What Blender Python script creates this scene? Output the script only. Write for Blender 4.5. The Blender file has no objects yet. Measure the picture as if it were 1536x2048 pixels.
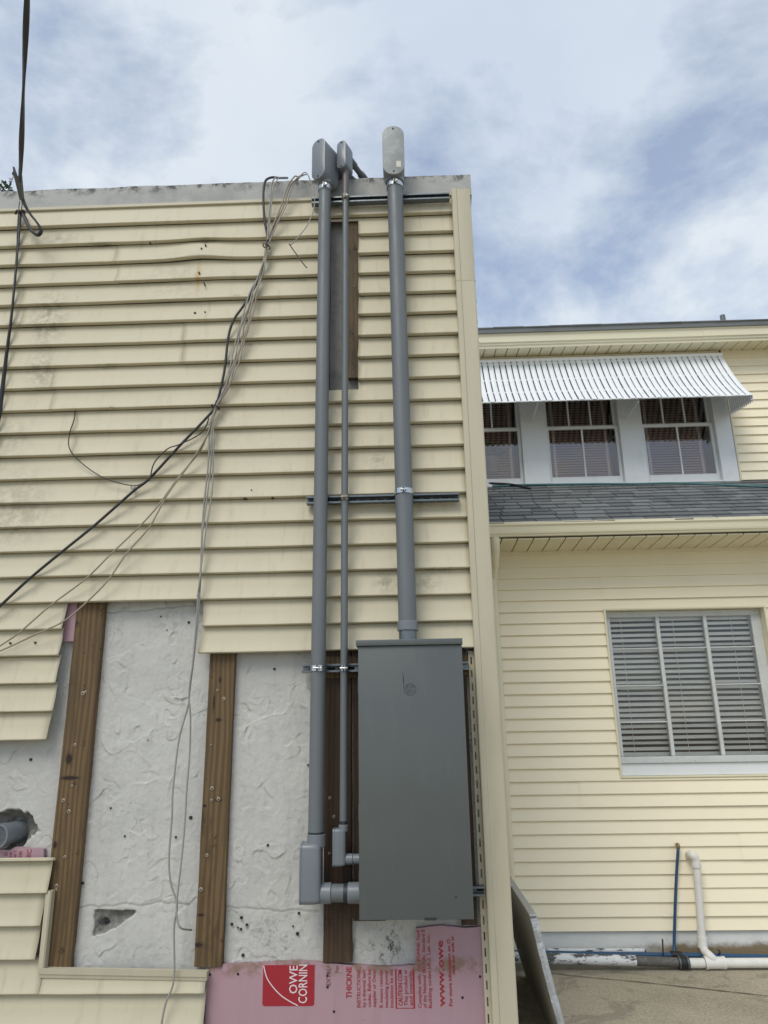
import bpy, bmesh, math, random
import numpy as np
from mathutils import Vector, Matrix
rnd = random.Random(7)
sc = bpy.context.scene
C = sc.collection
rad = math.radians

# ------------------------------------------------------------------ camera, world, sun, exposure
FPX, PITCH, YAW, ROLL = 1450.0, rad(16.5), rad(-1.66), rad(-0.9)
CAM = np.array([0.0, -3.7756, 1.6])
_fw = np.array([math.sin(YAW)*math.cos(PITCH), math.cos(YAW)*math.cos(PITCH), math.sin(PITCH)])
_r0 = np.array([math.cos(YAW), -math.sin(YAW), 0.0]); _u0 = np.cross(_r0, _fw)
_r = math.cos(ROLL)*_r0 + math.sin(ROLL)*_u0
_u = -math.sin(ROLL)*_r0 + math.cos(ROLL)*_u0
cam_d = bpy.data.cameras.new('camera'); cam = bpy.data.objects.new('camera', cam_d); C.objects.link(cam)
M = Matrix(((_r[0], _u[0], -_fw[0], CAM[0]), (_r[1], _u[1], -_fw[1], CAM[1]), (_r[2], _u[2], -_fw[2], CAM[2]), (0, 0, 0, 1)))
cam.matrix_world = M
cam_d.sensor_fit = 'VERTICAL'; cam_d.sensor_height = 24.0; cam_d.lens = FPX*24.0/2048.0
cam_d.clip_start = 0.05; cam_d.clip_end = 3000
sc.camera = cam

SUN_EL, SUN_AZ = rad(50), rad(205)      # azimuth measured clockwise from +y
world = bpy.data.worlds.new('World'); sc.world = world; world.use_nodes = True
wn, wl = world.node_tree.nodes, world.node_tree.links
wn.clear()
def WN(t, **k):
    n = wn.new(t)
    for a, b in k.items(): setattr(n, a, b)
    return n
out = WN('ShaderNodeOutputWorld'); bg = WN('ShaderNodeBackground')
sky = WN('ShaderNodeTexSky', sky_type='NISHITA', sun_disc=False, sun_elevation=SUN_EL, sun_rotation=SUN_AZ)
sky.altitude = 0; sky.air_density = 1.0; sky.dust_density = .4; sky.ozone_density = 3.0
tc = WN('ShaderNodeTexCoord'); sep = WN('ShaderNodeSeparateXYZ'); wl.new(tc.outputs['Generated'], sep.inputs[0])
addz = WN('ShaderNodeMath', operation='ADD'); addz.inputs[1].default_value = 0.25; wl.new(sep.outputs['Z'], addz.inputs[0])
mxz = WN('ShaderNodeMath', operation='MAXIMUM'); mxz.inputs[1].default_value = 0.05; wl.new(addz.outputs[0], mxz.inputs[0])
cmb = WN('ShaderNodeCombineXYZ')
for i, ax in enumerate('XY'):
    dv = WN('ShaderNodeMath', operation='DIVIDE'); wl.new(sep.outputs[ax], dv.inputs[0]); wl.new(mxz.outputs[0], dv.inputs[1]); wl.new(dv.outputs[0], cmb.inputs[i])
mp = WN('ShaderNodeMapping'); mp.inputs['Location'].default_value = (17.8, 25.4, 2.5); mp.inputs['Scale'].default_value = (1, 1, 1); wl.new(cmb.outputs[0], mp.inputs[0])
nz = WN('ShaderNodeTexNoise'); nz.inputs['Scale'].default_value = 2.4; nz.inputs['Detail'].default_value = 9; nz.inputs['Roughness'].default_value = 0.6; nz.inputs['Distortion'].default_value = 0.25
wl.new(mp.outputs[0], nz.inputs['Vector'])
rp = WN('ShaderNodeValToRGB'); rp.color_ramp.elements[0].position = 0.38; rp.color_ramp.elements[0].color = (.36, .36, .36, 1)
rp.color_ramp.elements[1].position = 0.56; rp.color_ramp.elements[1].color = (.98, .98, .98, 1); wl.new(nz.outputs['Fac'], rp.inputs[0])
nz2 = WN('ShaderNodeTexNoise'); nz2.inputs['Scale'].default_value = 2.1; nz2.inputs['Detail'].default_value = 6; wl.new(mp.outputs[0], nz2.inputs['Vector'])
rp2 = WN('ShaderNodeValToRGB'); rp2.color_ramp.elements[0].position = .35; rp2.color_ramp.elements[0].color = (.53, .60, .70, 1)
rp2.color_ramp.elements[1].position = .68; rp2.color_ramp.elements[1].color = (.68, .735, .785, 1); wl.new(nz2.outputs['Fac'], rp2.inputs[0])
skm = WN('ShaderNodeMix', data_type='RGBA', blend_type='MULTIPLY'); skm.inputs[0].default_value = 1.0
wl.new(sky.outputs[0], skm.inputs[6]); skm.inputs[7].default_value = (.15, .15, .15, 1)
mxw = WN('ShaderNodeMix', data_type='RGBA'); wl.new(rp.outputs[0], mxw.inputs[0]); wl.new(skm.outputs[2], mxw.inputs[6]); wl.new(rp2.outputs[0], mxw.inputs[7])
wl.new(mxw.outputs[2], bg.inputs[0]); bg.inputs[1].default_value = 1.0
wl.new(bg.outputs[0], out.inputs[0])

sun_d = bpy.data.lights.new('sun', 'SUN'); sun = bpy.data.objects.new('sun', sun_d); C.objects.link(sun)
sun_d.energy = 1.5; sun_d.angle = rad(30); sun_d.color = (1.0, .94, .84)
sdir = Vector((math.sin(SUN_AZ)*math.cos(SUN_EL), math.cos(SUN_AZ)*math.cos(SUN_EL), math.sin(SUN_EL)))
sun.rotation_euler = sdir.to_track_quat('Z', 'Y').to_euler(); sun.location = (0, -6, 9)
sc.view_settings.view_transform = 'Standard'; sc.view_settings.look = 'None'; sc.view_settings.gamma = 1
sc.view_settings.exposure = 0.25; sc.view_settings.use_curve_mapping = False
sc.render.engine = 'CYCLES'
sc.cycles.use_denoising = True
sc.cycles.max_bounces = 8

# ------------------------------------------------------------------ helpers
def U(px, py, Y):
    """photo pixel -> point on the plane y = Y (used to measure the place from the photograph)"""
    d = _fw*FPX + _r*(px-768) - _u*(py-1024)
    t = (Y-CAM[1])/d[1]
    return Vector(CAM + d*t)
def UX(px, py, Y): return U(px, py, Y).x
def UZ(px, py, Y): return U(px, py, Y).z

def wpos(o):
    v = Vector((0, 0, 0))
    while o is not None:
        v += o.location; o = o.parent
    return v
def thing(name, label, cat, loc=(0, 0, 0), group=None):
    o = bpy.data.objects.new(name, None); C.objects.link(o); o.location = loc; o.empty_display_size = .1
    o['label'] = label; o['category'] = cat
    if group: o['group'] = group
    return o
def tag(o, label, cat, group=None):
    o['label'] = label; o['category'] = cat
    if group: o['group'] = group
    return o
def mesh(name, vs, fs, mat, parent=None, smooth=False, loc=None, angle=None):
    """world-space vertices -> one mesh object, origin at loc / its own base / its parent's origin"""
    vs = [Vector(v) for v in vs]
    me = bpy.data.meshes.new(name)
    if parent is not None and loc is None:
        off = wpos(parent); o_loc = Vector((0, 0, 0))
    elif parent is not None:
        off = Vector(loc); o_loc = Vector(loc)-wpos(parent)
    else:
        if loc is None:
            xs = [v.x for v in vs]; ys = [v.y for v in vs]; zs = [v.z for v in vs]
            loc = ((min(xs)+max(xs))/2, (min(ys)+max(ys))/2, min(zs))
        off = Vector(loc); o_loc = off
    me.from_pydata([tuple(v-off) for v in vs], [], fs); me.update()
    if smooth:
        for p in me.polygons: p.use_smooth = True
        if angle is not None: me.set_sharp_from_angle(angle=rad(angle))
    if mat: me.materials.append(mat)
    o = bpy.data.objects.new(name, me); C.objects.link(o); o.location = o_loc
    if parent is not None: o.parent = parent
    return o
class B:
    """collects shapes of ONE piece"""
    def __init__(s): s.v = []; s.f = []
    def add(s, vs, fs):
        n = len(s.v); s.v += [Vector(v) for v in vs]; s.f += [tuple(i+n for i in f) for f in fs]; return s
    def box(s, x0, x1, y0, y1, z0, z1, bev=0.0, seg=1):
        if bev <= 0:
            return s.add([(x0,y0,z0),(x1,y0,z0),(x1,y1,z0),(x0,y1,z0),(x0,y0,z1),(x1,y0,z1),(x1,y1,z1),(x0,y1,z1)],
                         [(0,3,2,1),(4,5,6,7),(0,1,5,4),(1,2,6,5),(2,3,7,6),(3,0,4,7)])
        bm = bmesh.new(); bmesh.ops.create_cube(bm, size=1)
        for v in bm.verts: v.co = Vector(((x0+x1)/2+v.co.x*(x1-x0), (y0+y1)/2+v.co.y*(y1-y0), (z0+z1)/2+v.co.z*(z1-z0)))
        bmesh.ops.bevel(bm, geom=bm.edges[:], offset=bev, segments=seg, affect='EDGES', profile=.5)
        bm.verts.index_update(); s.add([v.co.copy() for v in bm.verts], [tuple(v.index for v in f.verts) for f in bm.faces]); bm.free(); return s
    def tube(s, pts, r, n=10, cap=True, flat=None, twist=0.0):
        """sweep; r is a number or list; flat=(a,b) elliptical radii with twist (radians per point)"""
        P = [Vector(p) for p in pts]; m = len(P)
        R = r if isinstance(r, (list, tuple)) else [r]*m
        T = [(P[min(i+1, m-1)]-P[max(i-1, 0)]).normalized() for i in range(m)]
        a = Vector((0, 0, 1)) if abs(T[0].z) < .9 else Vector((1, 0, 0))
        N = (a - T[0]*a.dot(T[0])).normalized(); vs = []; fs = []
        for i in range(m):
            N = (N - T[i]*N.dot(T[i])).normalized(); Bn = T[i].cross(N)
            for k in range(n):
                th = 2*math.pi*k/n
                if flat:
                    e = (math.cos(th)*flat[0], math.sin(th)*flat[1]); c, q = math.cos(twist*i), math.sin(twist*i)
                    e = (e[0]*c-e[1]*q, e[0]*q+e[1]*c)
                else: e = (math.cos(th)*R[i], math.sin(th)*R[i])
                vs.append(P[i]+N*e[0]+Bn*e[1])
        for i in range(m-1):
            for k in range(n): fs.append((i*n+k, i*n+(k+1) % n, (i+1)*n+(k+1) % n, (i+1)*n+k))
        if cap: fs.append(tuple(range(n))[::-1]); fs.append(tuple(range((m-1)*n, m*n)))
        return s.add(vs, fs)
    def prism(s, poly, axis, a0, a1):
        """poly of 2D points extruded along axis 'x' (poly=(y,z)), 'y' (poly=(x,z)) or 'z' (poly=(x,y))"""
        n = len(poly)
        def P(p, a): return {'x': (a, p[0], p[1]), 'y': (p[0], a, p[1]), 'z': (p[0], p[1], a)}[axis]
        return s.add([P(p, a0) for p in poly]+[P(p, a1) for p in poly],
                     [(i, (i+1) % n, (i+1) % n+n, i+n) for i in range(n)]+[tuple(range(n))[::-1], tuple(range(n, 2*n))])
    def turn(s, rotz, pivot):
        m = Matrix.Rotation(rotz, 3, 'Z'); p = Vector(pivot); s.v = [m @ (v-p)+p for v in s.v]; return s
    def obj(s, name, mat, parent=None, smooth=False, angle=None, loc=None):
        o = mesh(name, s.v, s.f, mat, parent, smooth, loc, angle)
        bm = bmesh.new(); bm.from_mesh(o.data); bmesh.ops.recalc_face_normals(bm, faces=bm.faces[:]); bm.to_mesh(o.data); bm.free()
        if smooth and angle is not None: o.data.set_sharp_from_angle(angle=rad(angle))
        return o
def spline(pts, k=6):
    P = [Vector(p) for p in pts]; P = [P[0]*2-P[1]]+P+[P[-1]*2-P[-2]]; o = []
    for i in range(1, len(P)-2):
        a, b, c, d = P[i-1:i+3]
        for j in range(k):
            t = j/k
            o.append(.5*((2*b)+(c-a)*t+(2*a-5*b+4*c-d)*t*t+(3*b-a-3*c+d)*t**3))
    o.append(P[-2]); return o
def pxpath(pts, Y, k=5, jit=0.0):
    out_ = []
    for p in pts:
        y = p[2] if len(p) > 2 else Y
        q = U(p[0]+rnd.uniform(-jit, jit), p[1], y); out_.append(q)
    return spline(out_, k)

# numpy gradient noise
_perm = np.random.RandomState(3).permutation(256); _perm = np.concatenate([_perm, _perm])
_ga = np.random.RandomState(4).rand(256)*2*np.pi
def pnoise(x, y):
    xi = np.floor(x).astype(int); yi = np.floor(y).astype(int); xf = x-xi; yf = y-yi
    def g(ix, iy, dx, dy):
        h = _perm[(_perm[ix & 255]+iy) & 255]; return np.cos(_ga[h])*dx+np.sin(_ga[h])*dy
    u = xf**3*(xf*(xf*6-15)+10); v = yf**3*(yf*(yf*6-15)+10)
    return (g(xi, yi, xf, yf)*(1-u)+g(xi+1, yi, xf-1, yf)*u)*(1-v)+(g(xi, yi+1, xf, yf-1)*(1-u)+g(xi+1, yi+1, xf-1, yf-1)*u)*v
def fbm(x, y, o=4):
    s = 0; a = 1.0
    for i in range(o): s = s+a*pnoise(x*2**i+17*i, y*2**i-9*i); a *= .5
    return s

# ------------------------------------------------------------------ materials
class Mat:
    def __init__(s, name, col, rough=.6, metal=0.0, spec=None):
        s.m = bpy.data.materials.new(name); s.m.use_nodes = True; s.nt = s.m.node_tree; s.n = s.nt.nodes; s.l = s.nt.links
        s.b = s.n['Principled BSDF']; s.b.inputs['Base Color'].default_value = (*col, 1); s.b.inputs['Roughness'].default_value = rough
        s.b.inputs['Metallic'].default_value = metal
        if spec is not None: s.b.inputs['Specular IOR Level'].default_value = spec
        s.col = None; s.base = col; s.hgt = None
        s.pos = s.n.new('ShaderNodeNewGeometry').outputs['Position']
    def noise(s, scale=5, detail=4, rough=.5, dist=0.0, stretch=(1, 1, 1), off=(0, 0, 0), vec=None):
        mp = s.n.new('ShaderNodeMapping'); mp.inputs['Scale'].default_value = stretch; mp.inputs['Location'].default_value = off
        s.l.new(vec or s.pos, mp.inputs[0])
        t = s.n.new('ShaderNodeTexNoise'); t.inputs['Scale'].default_value = scale; t.inputs['Detail'].default_value = detail
        t.inputs['Roughness'].default_value = rough; t.inputs['Distortion'].default_value = dist
        s.l.new(mp.outputs[0], t.inputs['Vector']); return t.outputs['Fac']
    def ramp(s, x, a, b, va=0.0, vb=1.0):
        r = s.n.new('ShaderNodeMapRange'); r.interpolation_type = 'SMOOTHSTEP'
        for k, v in zip(('From Min', 'From Max', 'To Min', 'To Max'), (a, b, va, vb)): r.inputs[k].default_value = v
        s.l.new(x, r.inputs['Value']); return r.outputs[0]
    def op(s, o, a, b=None):
        m = s.n.new('ShaderNodeMath'); m.operation = o
        for i, q in enumerate((a, b)):
            if q is None: continue
            if isinstance(q, (int, float)): m.inputs[i].default_value = q
            else: s.l.new(q, m.inputs[i])
        return m.outputs[0]
    def blob(s, c, r, soft=1.0):
        """1 near the point c, 0 beyond radii r (a stain of its own shape and place)"""
        v = s.n.new('ShaderNodeVectorMath'); v.operation = 'SUBTRACT'; s.l.new(s.pos, v.inputs[0]); v.inputs[1].default_value = c
        d = s.n.new('ShaderNodeVectorMath'); d.operation = 'DIVIDE'; s.l.new(v.outputs[0], d.inputs[0]); d.inputs[1].default_value = r
        L = s.n.new('ShaderNodeVectorMath'); L.operation = 'LENGTH'; s.l.new(d.outputs[0], L.inputs[0])
        return s.ramp(L.outputs['Value'], 1.0, max(0.0, 1.0-soft), 0, 1)
    def mix(s, fac, col, mode='MIX'):
        m = s.n.new('ShaderNodeMix'); m.data_type = 'RGBA'; m.blend_type = mode
        if isinstance(fac, (int, float)): m.inputs[0].default_value = fac
        else: s.l.new(fac, m.inputs[0])
        if s.col is None: m.inputs[6].default_value = (*s.base, 1)
        else: s.l.new(s.col, m.inputs[6])
        if isinstance(col, tuple): m.inputs[7].default_value = (*col, 1)
        else: s.l.new(col, m.inputs[7])
        s.col = m.outputs[2]; s.l.new(s.col, s.b.inputs['Base Color']); return s
    def rand(s): return s.n.new('ShaderNodeObjectInfo').outputs['Random']
    def xyz(s):
        q = s.n.new('ShaderNodeSeparateXYZ'); s.l.new(s.pos, q.inputs[0]); return q.outputs
    def bump(s, h, strength=.3, dist=.002):
        b = s.n.new('ShaderNodeBump'); b.inputs['Strength'].default_value = strength; b.inputs['Distance'].default_value = dist
        s.l.new(h, b.inputs['Height'])
        if s.hgt is not None: s.l.new(s.hgt, b.inputs['Normal'])
        s.hgt = b.outputs[0]; s.l.new(s.hgt, s.b.inputs['Normal']); return s
    def rough(s, x): s.l.new(x, s.b.inputs['Roughness']); return s

m = Mat('old_vinyl_siding', (.545, .495, .355), .55)
m.mix(m.ramp(m.rand(), 0, 1, 0, .14), (.50, .45, .30))
m.mix(m.ramp(m.noise(3.0, 6, .6, stretch=(1, 1, .5)), .45, .75, 0, .4), (.46, .415, .28))
m.mix(m.ramp(m.noise(9, 5, .65, stretch=(2.5, 1, .35), off=(3, 0, 0)), .52, .75, 0, .42), (.35, .315, .215))
grit = m.ramp(m.noise(22, 8, .8), .40, .58)
for cpx, cpy, r1, r2, a in ((98, 640, .17, .28, .85), (85, 745, .15, .22, .65), (40, 1020, .30, .36, .5), (20, 880, .22, .26, .35), (770, 1165, .10, .10, .7), (855, 1165, .12, .09, .5), (758, 925, .09, .10, .55), (480, 900, .3, .4, .12), (120, 480, .25, .10, .5), (560, 400, .22, .10, .4), (350, 560, .4, .3, .25), (415, 487, .10, .025, 1.0), (200, 492, .14, .022, .95), (60, 492, .2, .018, .7), (215, 735, .10, .02, .9), (480, 595, .08, .02, .8), (35, 652, .10, .025, .9), (220, 818, .08, .02, .8), (505, 690, .09, .02, .7), (600, 560, .1, .02, .6), (880, 1140, .12, .02, .8), (300, 1215, .2, .03, .5), (200, 1225, .12, .03, .5), (560, 433, .1, .02, .7)):
    p = U(cpx, cpy, 0); m.mix(m.op('MULTIPLY', m.op('MULTIPLY', grit, m.blob(tuple(p), (r1, 1, r2))), a), (.20, .19, .13))
rust = m.blob(tuple(U(398, 560, 0)), (.025, 1, .16)); m.mix(m.op('MULTIPLY', rust, m.ramp(m.noise(14, 3, stretch=(1, 1, .3)), .4, .6, 0, .8)), (.42, .26, .08))
rust = m.blob(tuple(U(150, 1935, 0)), (.5, 1, .05)); m.mix(m.op('MULTIPLY', rust, m.ramp(m.noise(9, 4, stretch=(1, 1, .6)), .55, .7, 0, .7)), (.33, .19, .07))
m.mix(m.ramp(m.noise(90, 3, .7), .70, .76, 0, .5), (.25, .23, .17))
m.bump(m.noise(60, 3, .6, stretch=(.25, 1, 3)), .15, .0015).bump(m.noise(5, 3, stretch=(1, 1, 2)), .25, .01)
SID = m.m
m = Mat('cream_trim_vinyl', (.50, .46, .335), .5)
m.mix(m.ramp(m.noise(4, 6, .6, stretch=(3, 1, .6)), .45, .75, 0, .35), (.38, .35, .26)).mix(m.ramp(m.noise(45, 5, .7), .68, .76, 0, .5), (.28, .26, .19)); TRIM = m.m
m = Mat('house_vinyl_siding', (.865, .78, .58), .5)
m.mix(m.ramp(m.rand(), 0, 1, 0, .10), (.74, .67, .46)).mix(m.ramp(m.noise(2.2, 6, .6, stretch=(1, 1, .6)), .45, .8, 0, .22), (.68, .61, .42)).mix(m.ramp(m.noise(60, 4, .7), .70, .78, 0, .35), (.45, .40, .28))
m.bump(m.noise(60, 3, .6, stretch=(.25, 1, 3)), .1, .0012); HSID = m.m
m = Mat('house_cream_metal', (.74, .69, .50), .42); m.mix(m.ramp(m.noise(3, 6, .65, stretch=(.5, 1, 2)), .45, .75, 0, .3), (.58, .54, .39)); HTRIM = m.m
m = Mat('soffit_vinyl', (.72, .66, .46), .55); m.mix(m.ramp(m.noise(5, 4), .45, .75, 0, .25), (.58, .52, .36)); SOF = m.m
m = Mat('grey_pvc', (.135, .15, .157), .42)
m.mix(m.ramp(m.noise(3, 5, .6, stretch=(4, 4, .6)), .45, .75, 0, .4), (.175, .188, .193)).mix(m.ramp(m.noise(50, 5, .7, stretch=(1, 1, .4)), .66, .74, 0, .35), (.09, .10, .10))
m.rough(m.ramp(m.noise(7, 4), .3, .7, .36, .55)).bump(m.noise(30, 3), .06, .002); PVC = m.m
m = Mat('grey_pvc_fitting', (.17, .192, .212), .33)
m.mix(m.ramp(m.noise(6, 5, .6), .4, .75, 0, .35), (.21, .225, .232)).bump(m.noise(40, 3), .05, .002); PVCF = m.m
m = Mat('weathered_fitting_cover', (.27, .29, .285), .55)
m.mix(m.ramp(m.noise(18, 6, .7), .45, .65, 0, .6), (.40, .42, .41)); COVER = m.m
m = Mat('purple_brown_pvc', (.14, .125, .13), .45); PVCB = m.m
m = Mat('cabinet_paint', (.092, .103, .100), .36)
m.mix(m.ramp(m.noise(1.6, 4), .4, .7, 0, .25), (.098, .111, .108)).mix(m.ramp(m.noise(120, 4, .7), .72, .78, 0, .3), (.19, .20, .19))
m.mix(m.ramp(m.noise(7, 7, .7, stretch=(3, 1, .5)), .52, .75, 0, .35), (.125, .14, .13)).mix(m.ramp(m.noise(26, 6, .75, stretch=(2, 1, .25), off=(1, 0, 2)), .66, .74, 0, .4), (.15, .16, .15)).rough(m.ramp(m.noise(5, 6, .65), .3, .7, .28, .5))
m.bump(m.noise(240, 2), .05, .001).bump(m.noise(2.5, 2), .2, .01); CAB = m.m
m = Mat('galvanised_steel', (.17, .19, .20), .42, .75); m.rough(m.ramp(m.noise(30, 4, stretch=(1, 1, 1)), .35, .7, .25, .5)); GALV = m.m
m = Mat('chrome_strap', (.56, .58, .59), .28, 1.0); STRAP = m.m
m = Mat('bronze_strap', (.36, .32, .25), .35, .9); BRONZE = m.m
m = Mat('dark_steel', (.05, .05, .05), .5, .6); DARK = m.m
m = Mat('black_hole', (.012, .012, .012), .8); BLACK = m.m
def wood(name, a, b, c, knots=()):
    m = Mat(name, a, .75)
    g = m.n.new('ShaderNodeTexWave'); g.wave_type = 'BANDS'; g.bands_direction = 'X'; g.inputs['Scale'].default_value = 7
    g.inputs['Distortion'].default_value = 9.0; g.inputs['Detail'].default_value = 3; g.inputs['Detail Scale'].default_value = 1.0
    mp_ = m.n.new('ShaderNodeMapping'); mp_.inputs['Scale'].default_value = (1.6, 1, .13); m.l.new(m.pos, mp_.inputs[0]); m.l.new(mp_.outputs[0], g.inputs[0])
    m.mix(m.ramp(g.outputs['Fac'], .25, .85, 0, .65), b)
    m.mix(m.ramp(m.noise(5, 6, .65, stretch=(2, 1, .4)), .42, .7, 0, .75), c)
    m.mix(m.ramp(m.noise(3.2, 6, .7, stretch=(1.5, 1, .5), off=(9, 1, 4)), .50, .68, 0, .8), tuple(q*.5 for q in b))
    m.mix(m.ramp(m.noise(14, 4, .6, off=(5, 2, 1)), .64, .72, 0, .8), (.028, .016, .008))
    for (kx, ky, ra, rb) in knots:
        q = tuple(U(kx, ky, .017)); m.mix(m.op('MULTIPLY', m.blob(q, (ra*1.9, 1, rb*1.9)), m.ramp(m.noise(30, 4, .6), .35, .6, .2, .8)), (.045, .026, .012)); m.mix(m.blob(q, (ra, 1, rb), .5), (.02, .011, .006))
    m.bump(m.noise(55, 4, .7, stretch=(2.5, 1, .12)), .5, .003); return m.m
WOOD = wood('treated_lumber', (.155, .098, .042), (.068, .040, .016), (.085, .054, .024), ((138, 1518, .022, .032), (140, 1556, .06, .012), (437, 1440, .018, .010), (428, 1405, .006, .05), (437, 1600, .022, .009), (409, 1612, .010, .008), (110, 1690, .012, .02), (395, 1890, .03, .012), (440, 1360, .008, .02), (402, 1830, .02, .008)))
WOODD = wood('dark_lumber', (.075, .042, .02), (.04, .021, .01), (.055, .034, .016))  # same grain in darker browns
WOODL = wood('grey_brown_lumber', (.21, .145, .085), (.12, .08, .045), (.16, .12, .08))
m = Mat('painted_stucco', (.55, .545, .51), .8)
at = m.n.new('ShaderNodeAttribute'); at.attribute_name = 'crater'; cr = at.outputs['Fac']
m.mix(m.ramp(m.noise(2.0, 6, .6), .40, .7, 0, .45), (.39, .39, .365)).mix(m.ramp(m.noise(13, 6, .7), .56, .74, 0, .4), (.32, .315, .29))
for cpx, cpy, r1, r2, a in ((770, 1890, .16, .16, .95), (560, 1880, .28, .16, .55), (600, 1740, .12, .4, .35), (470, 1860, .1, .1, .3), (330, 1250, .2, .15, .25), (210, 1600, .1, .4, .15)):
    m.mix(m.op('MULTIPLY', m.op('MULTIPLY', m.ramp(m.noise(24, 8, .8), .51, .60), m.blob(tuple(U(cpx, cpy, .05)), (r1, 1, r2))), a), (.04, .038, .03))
m.mix(m.ramp(m.noise(140, 3, .8), .66, .74, 0, .35), (.28, .28, .26))
cn = m.noise(22, 6, .75)
gry = m.n.new('ShaderNodeMix'); gry.data_type = 'RGBA'; m.l.new(m.ramp(cn, .35, .65), gry.inputs[0]); gry.inputs[6].default_value = (.14, .135, .12, 1); gry.inputs[7].default_value = (.27, .265, .245, 1)
m.mix(m.ramp(cr, .12, .3), gry.outputs[2]); at2 = m.n.new('ShaderNodeAttribute'); at2.attribute_name = 'crack'; m.mix(at2.outputs['Fac'], (.10, .095, .08))
m.mix(m.ramp(m.noise(6, 6, .65, stretch=(3.5, 1, .3)), .5, .75, 0, .3), (.33, .325, .30))
m.bump(m.noise(90, 7, .8), .8, .004).bump(m.noise(22, 7, .75), .35, .006); STUC = m.m
m = Mat('bare_block', (.29, .285, .265), .9); m.mix(m.ramp(m.noise(9, 7, .7), .4, .7, 0, .7), (.17, .165, .15)).mix(m.ramp(m.noise(30, 5, .8), .66, .72, 0, .7), (.30, .29, .27)).bump(m.noise(50, 6, .7), .6, .005); BLOCK = m.m
m = Mat('parapet_concrete', (.44, .44, .42), .85)
zt = UZ(700, 352, .0)
m.mix(m.ramp(m.noise(4, 7, .65), .4, .7, 0, .5), (.24, .24, .23)).mix(m.op('MULTIPLY', m.ramp(m.xyz()[2], zt-.09, zt-.01, 0, 1), m.ramp(m.noise(11, 8, .8), .46, .60)), (.05, .05, .045)).mix(m.ramp(m.noise(35, 5, .7), .62, .72, 0, .5), (.13, .13, .12)).bump(m.noise(45, 7, .75), .5, .006); PARA = m.m
m = Mat('pink_foam_board', (.41, .26, .295), .55)
m.mix(m.ramp(m.noise(5, 5, .6, stretch=(3, 1, .6)), .4, .75, 0, .45), (.34, .225, .25)).mix(m.ramp(m.noise(30, 5, .7, stretch=(.5, 1, 2)), .62, .74, 0, .4), (.28, .18, .195))
zb = UZ(700, 1932, .03)
m.mix(m.op('MULTIPLY', m.op('MULTIPLY', m.ramp(m.xyz()[2], zb-.06, zb-.01, 0, 1), m.ramp(m.xyz()[2], zb+.02, zb+.05, 1, 0)), m.ramp(m.noise(16, 6, .7), .42, .62, 0, .75)), (.20, .13, .07)).bump(m.noise(80, 3, stretch=(3, 1, .5)), .12, .001); PINK = m.m
m = Mat('red_print', (.33, .015, .025), .5); m.mix(m.ramp(m.noise(40, 5, .7), .62, .74, 0, .4), (.44, .16, .19)); RED = m.m
m = Mat('faded_dark_print', (.16, .05, .05), .6); RED2 = m.m
m = Mat('white_print', (.72, .62, .64), .5); WPRINT = m.m
m = Mat('white_paint_old', (.74, .76, .76), .5)
m.mix(m.ramp(m.noise(7, 6, .65), .48, .75, 0, .4), (.55, .57, .57)).mix(m.ramp(m.noise(38, 6, .75), .68, .74, 0, .5), (.30, .29, .27)).bump(m.noise(60, 5, .7), .2, .002); WHITE = m.m
m = Mat('window_wood_greyed', (.58, .60, .585), .6)
m.mix(m.ramp(m.noise(8, 6, .7), .45, .7, 0, .5), (.42, .43, .42)).mix(m.ramp(m.noise(30, 7, .8, stretch=(1, 1, 1)), .62, .67, 0, .9), (.06, .055, .05)).bump(m.noise(50, 5, .7), .35, .003); WGREY = m.m
m = Mat('awning_aluminium', (.84, .86, .87), .4); m.mix(m.ramp(m.noise(6, 5, .65, stretch=(1, 1, 1)), .5, .75, 0, .35), (.60, .62, .62)); AWN = m.m
m = Mat('awning_gap_shade', (.05, .045, .04), .7); AWND = m.m  # shade of the slat gaps as a flat dark colour
m = Mat('blind_slat', (.95, .94, .88), .45); m.mix(m.ramp(m.noise(6, 4), .4, .7, 0, .3), (.88, .86, .79)); BLIND = m.m
m = Mat('brown_blind', (.50, .36, .30), .6); BBLIND = m.m
m = Mat('dark_interior', (.03, .028, .026), .9); INT = m.m
m = Mat('asphalt_shingle', (.19, .20, .20), .95); m.mix(m.ramp(m.rand(), 0, 1, 0, .75), (.085, .092, .096)).mix(m.ramp(m.noise(140, 3, .8), .5, .68, 0, .5), (.19, .20, .20)).mix(m.ramp(m.noise(3, 5), .5, .75, 0, .4), (.075, .085, .07)).bump(m.noise(220, 3), .4, .003); SHIN = m.m
m = Mat('foundation_paint', (.72, .73, .70), .8)
mud = m.op('MULTIPLY', m.ramp(m.op('ADD', m.xyz()[0], m.op('MULTIPLY', m.noise(4, 6, .7), 1.2)), 1.9, 2.5), m.ramp(m.op('ADD', m.xyz()[2], m.op('MULTIPLY', m.noise(7, 5, .7), -.10)), .085, .035))
m.mix(m.ramp(m.noise(6, 6, .65), .45, .7, 0, .4), (.58, .58, .55)).mix(mud, (.23, .175, .10)).mix(m.ramp(m.noise(40, 6, .8), .63, .68, 0, .7), (.12, .11, .09)).bump(m.noise(40, 6, .7), .4, .004); FOUND = m.m
m = Mat('aggregate_concrete', (.47, .415, .31), .9)
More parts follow.
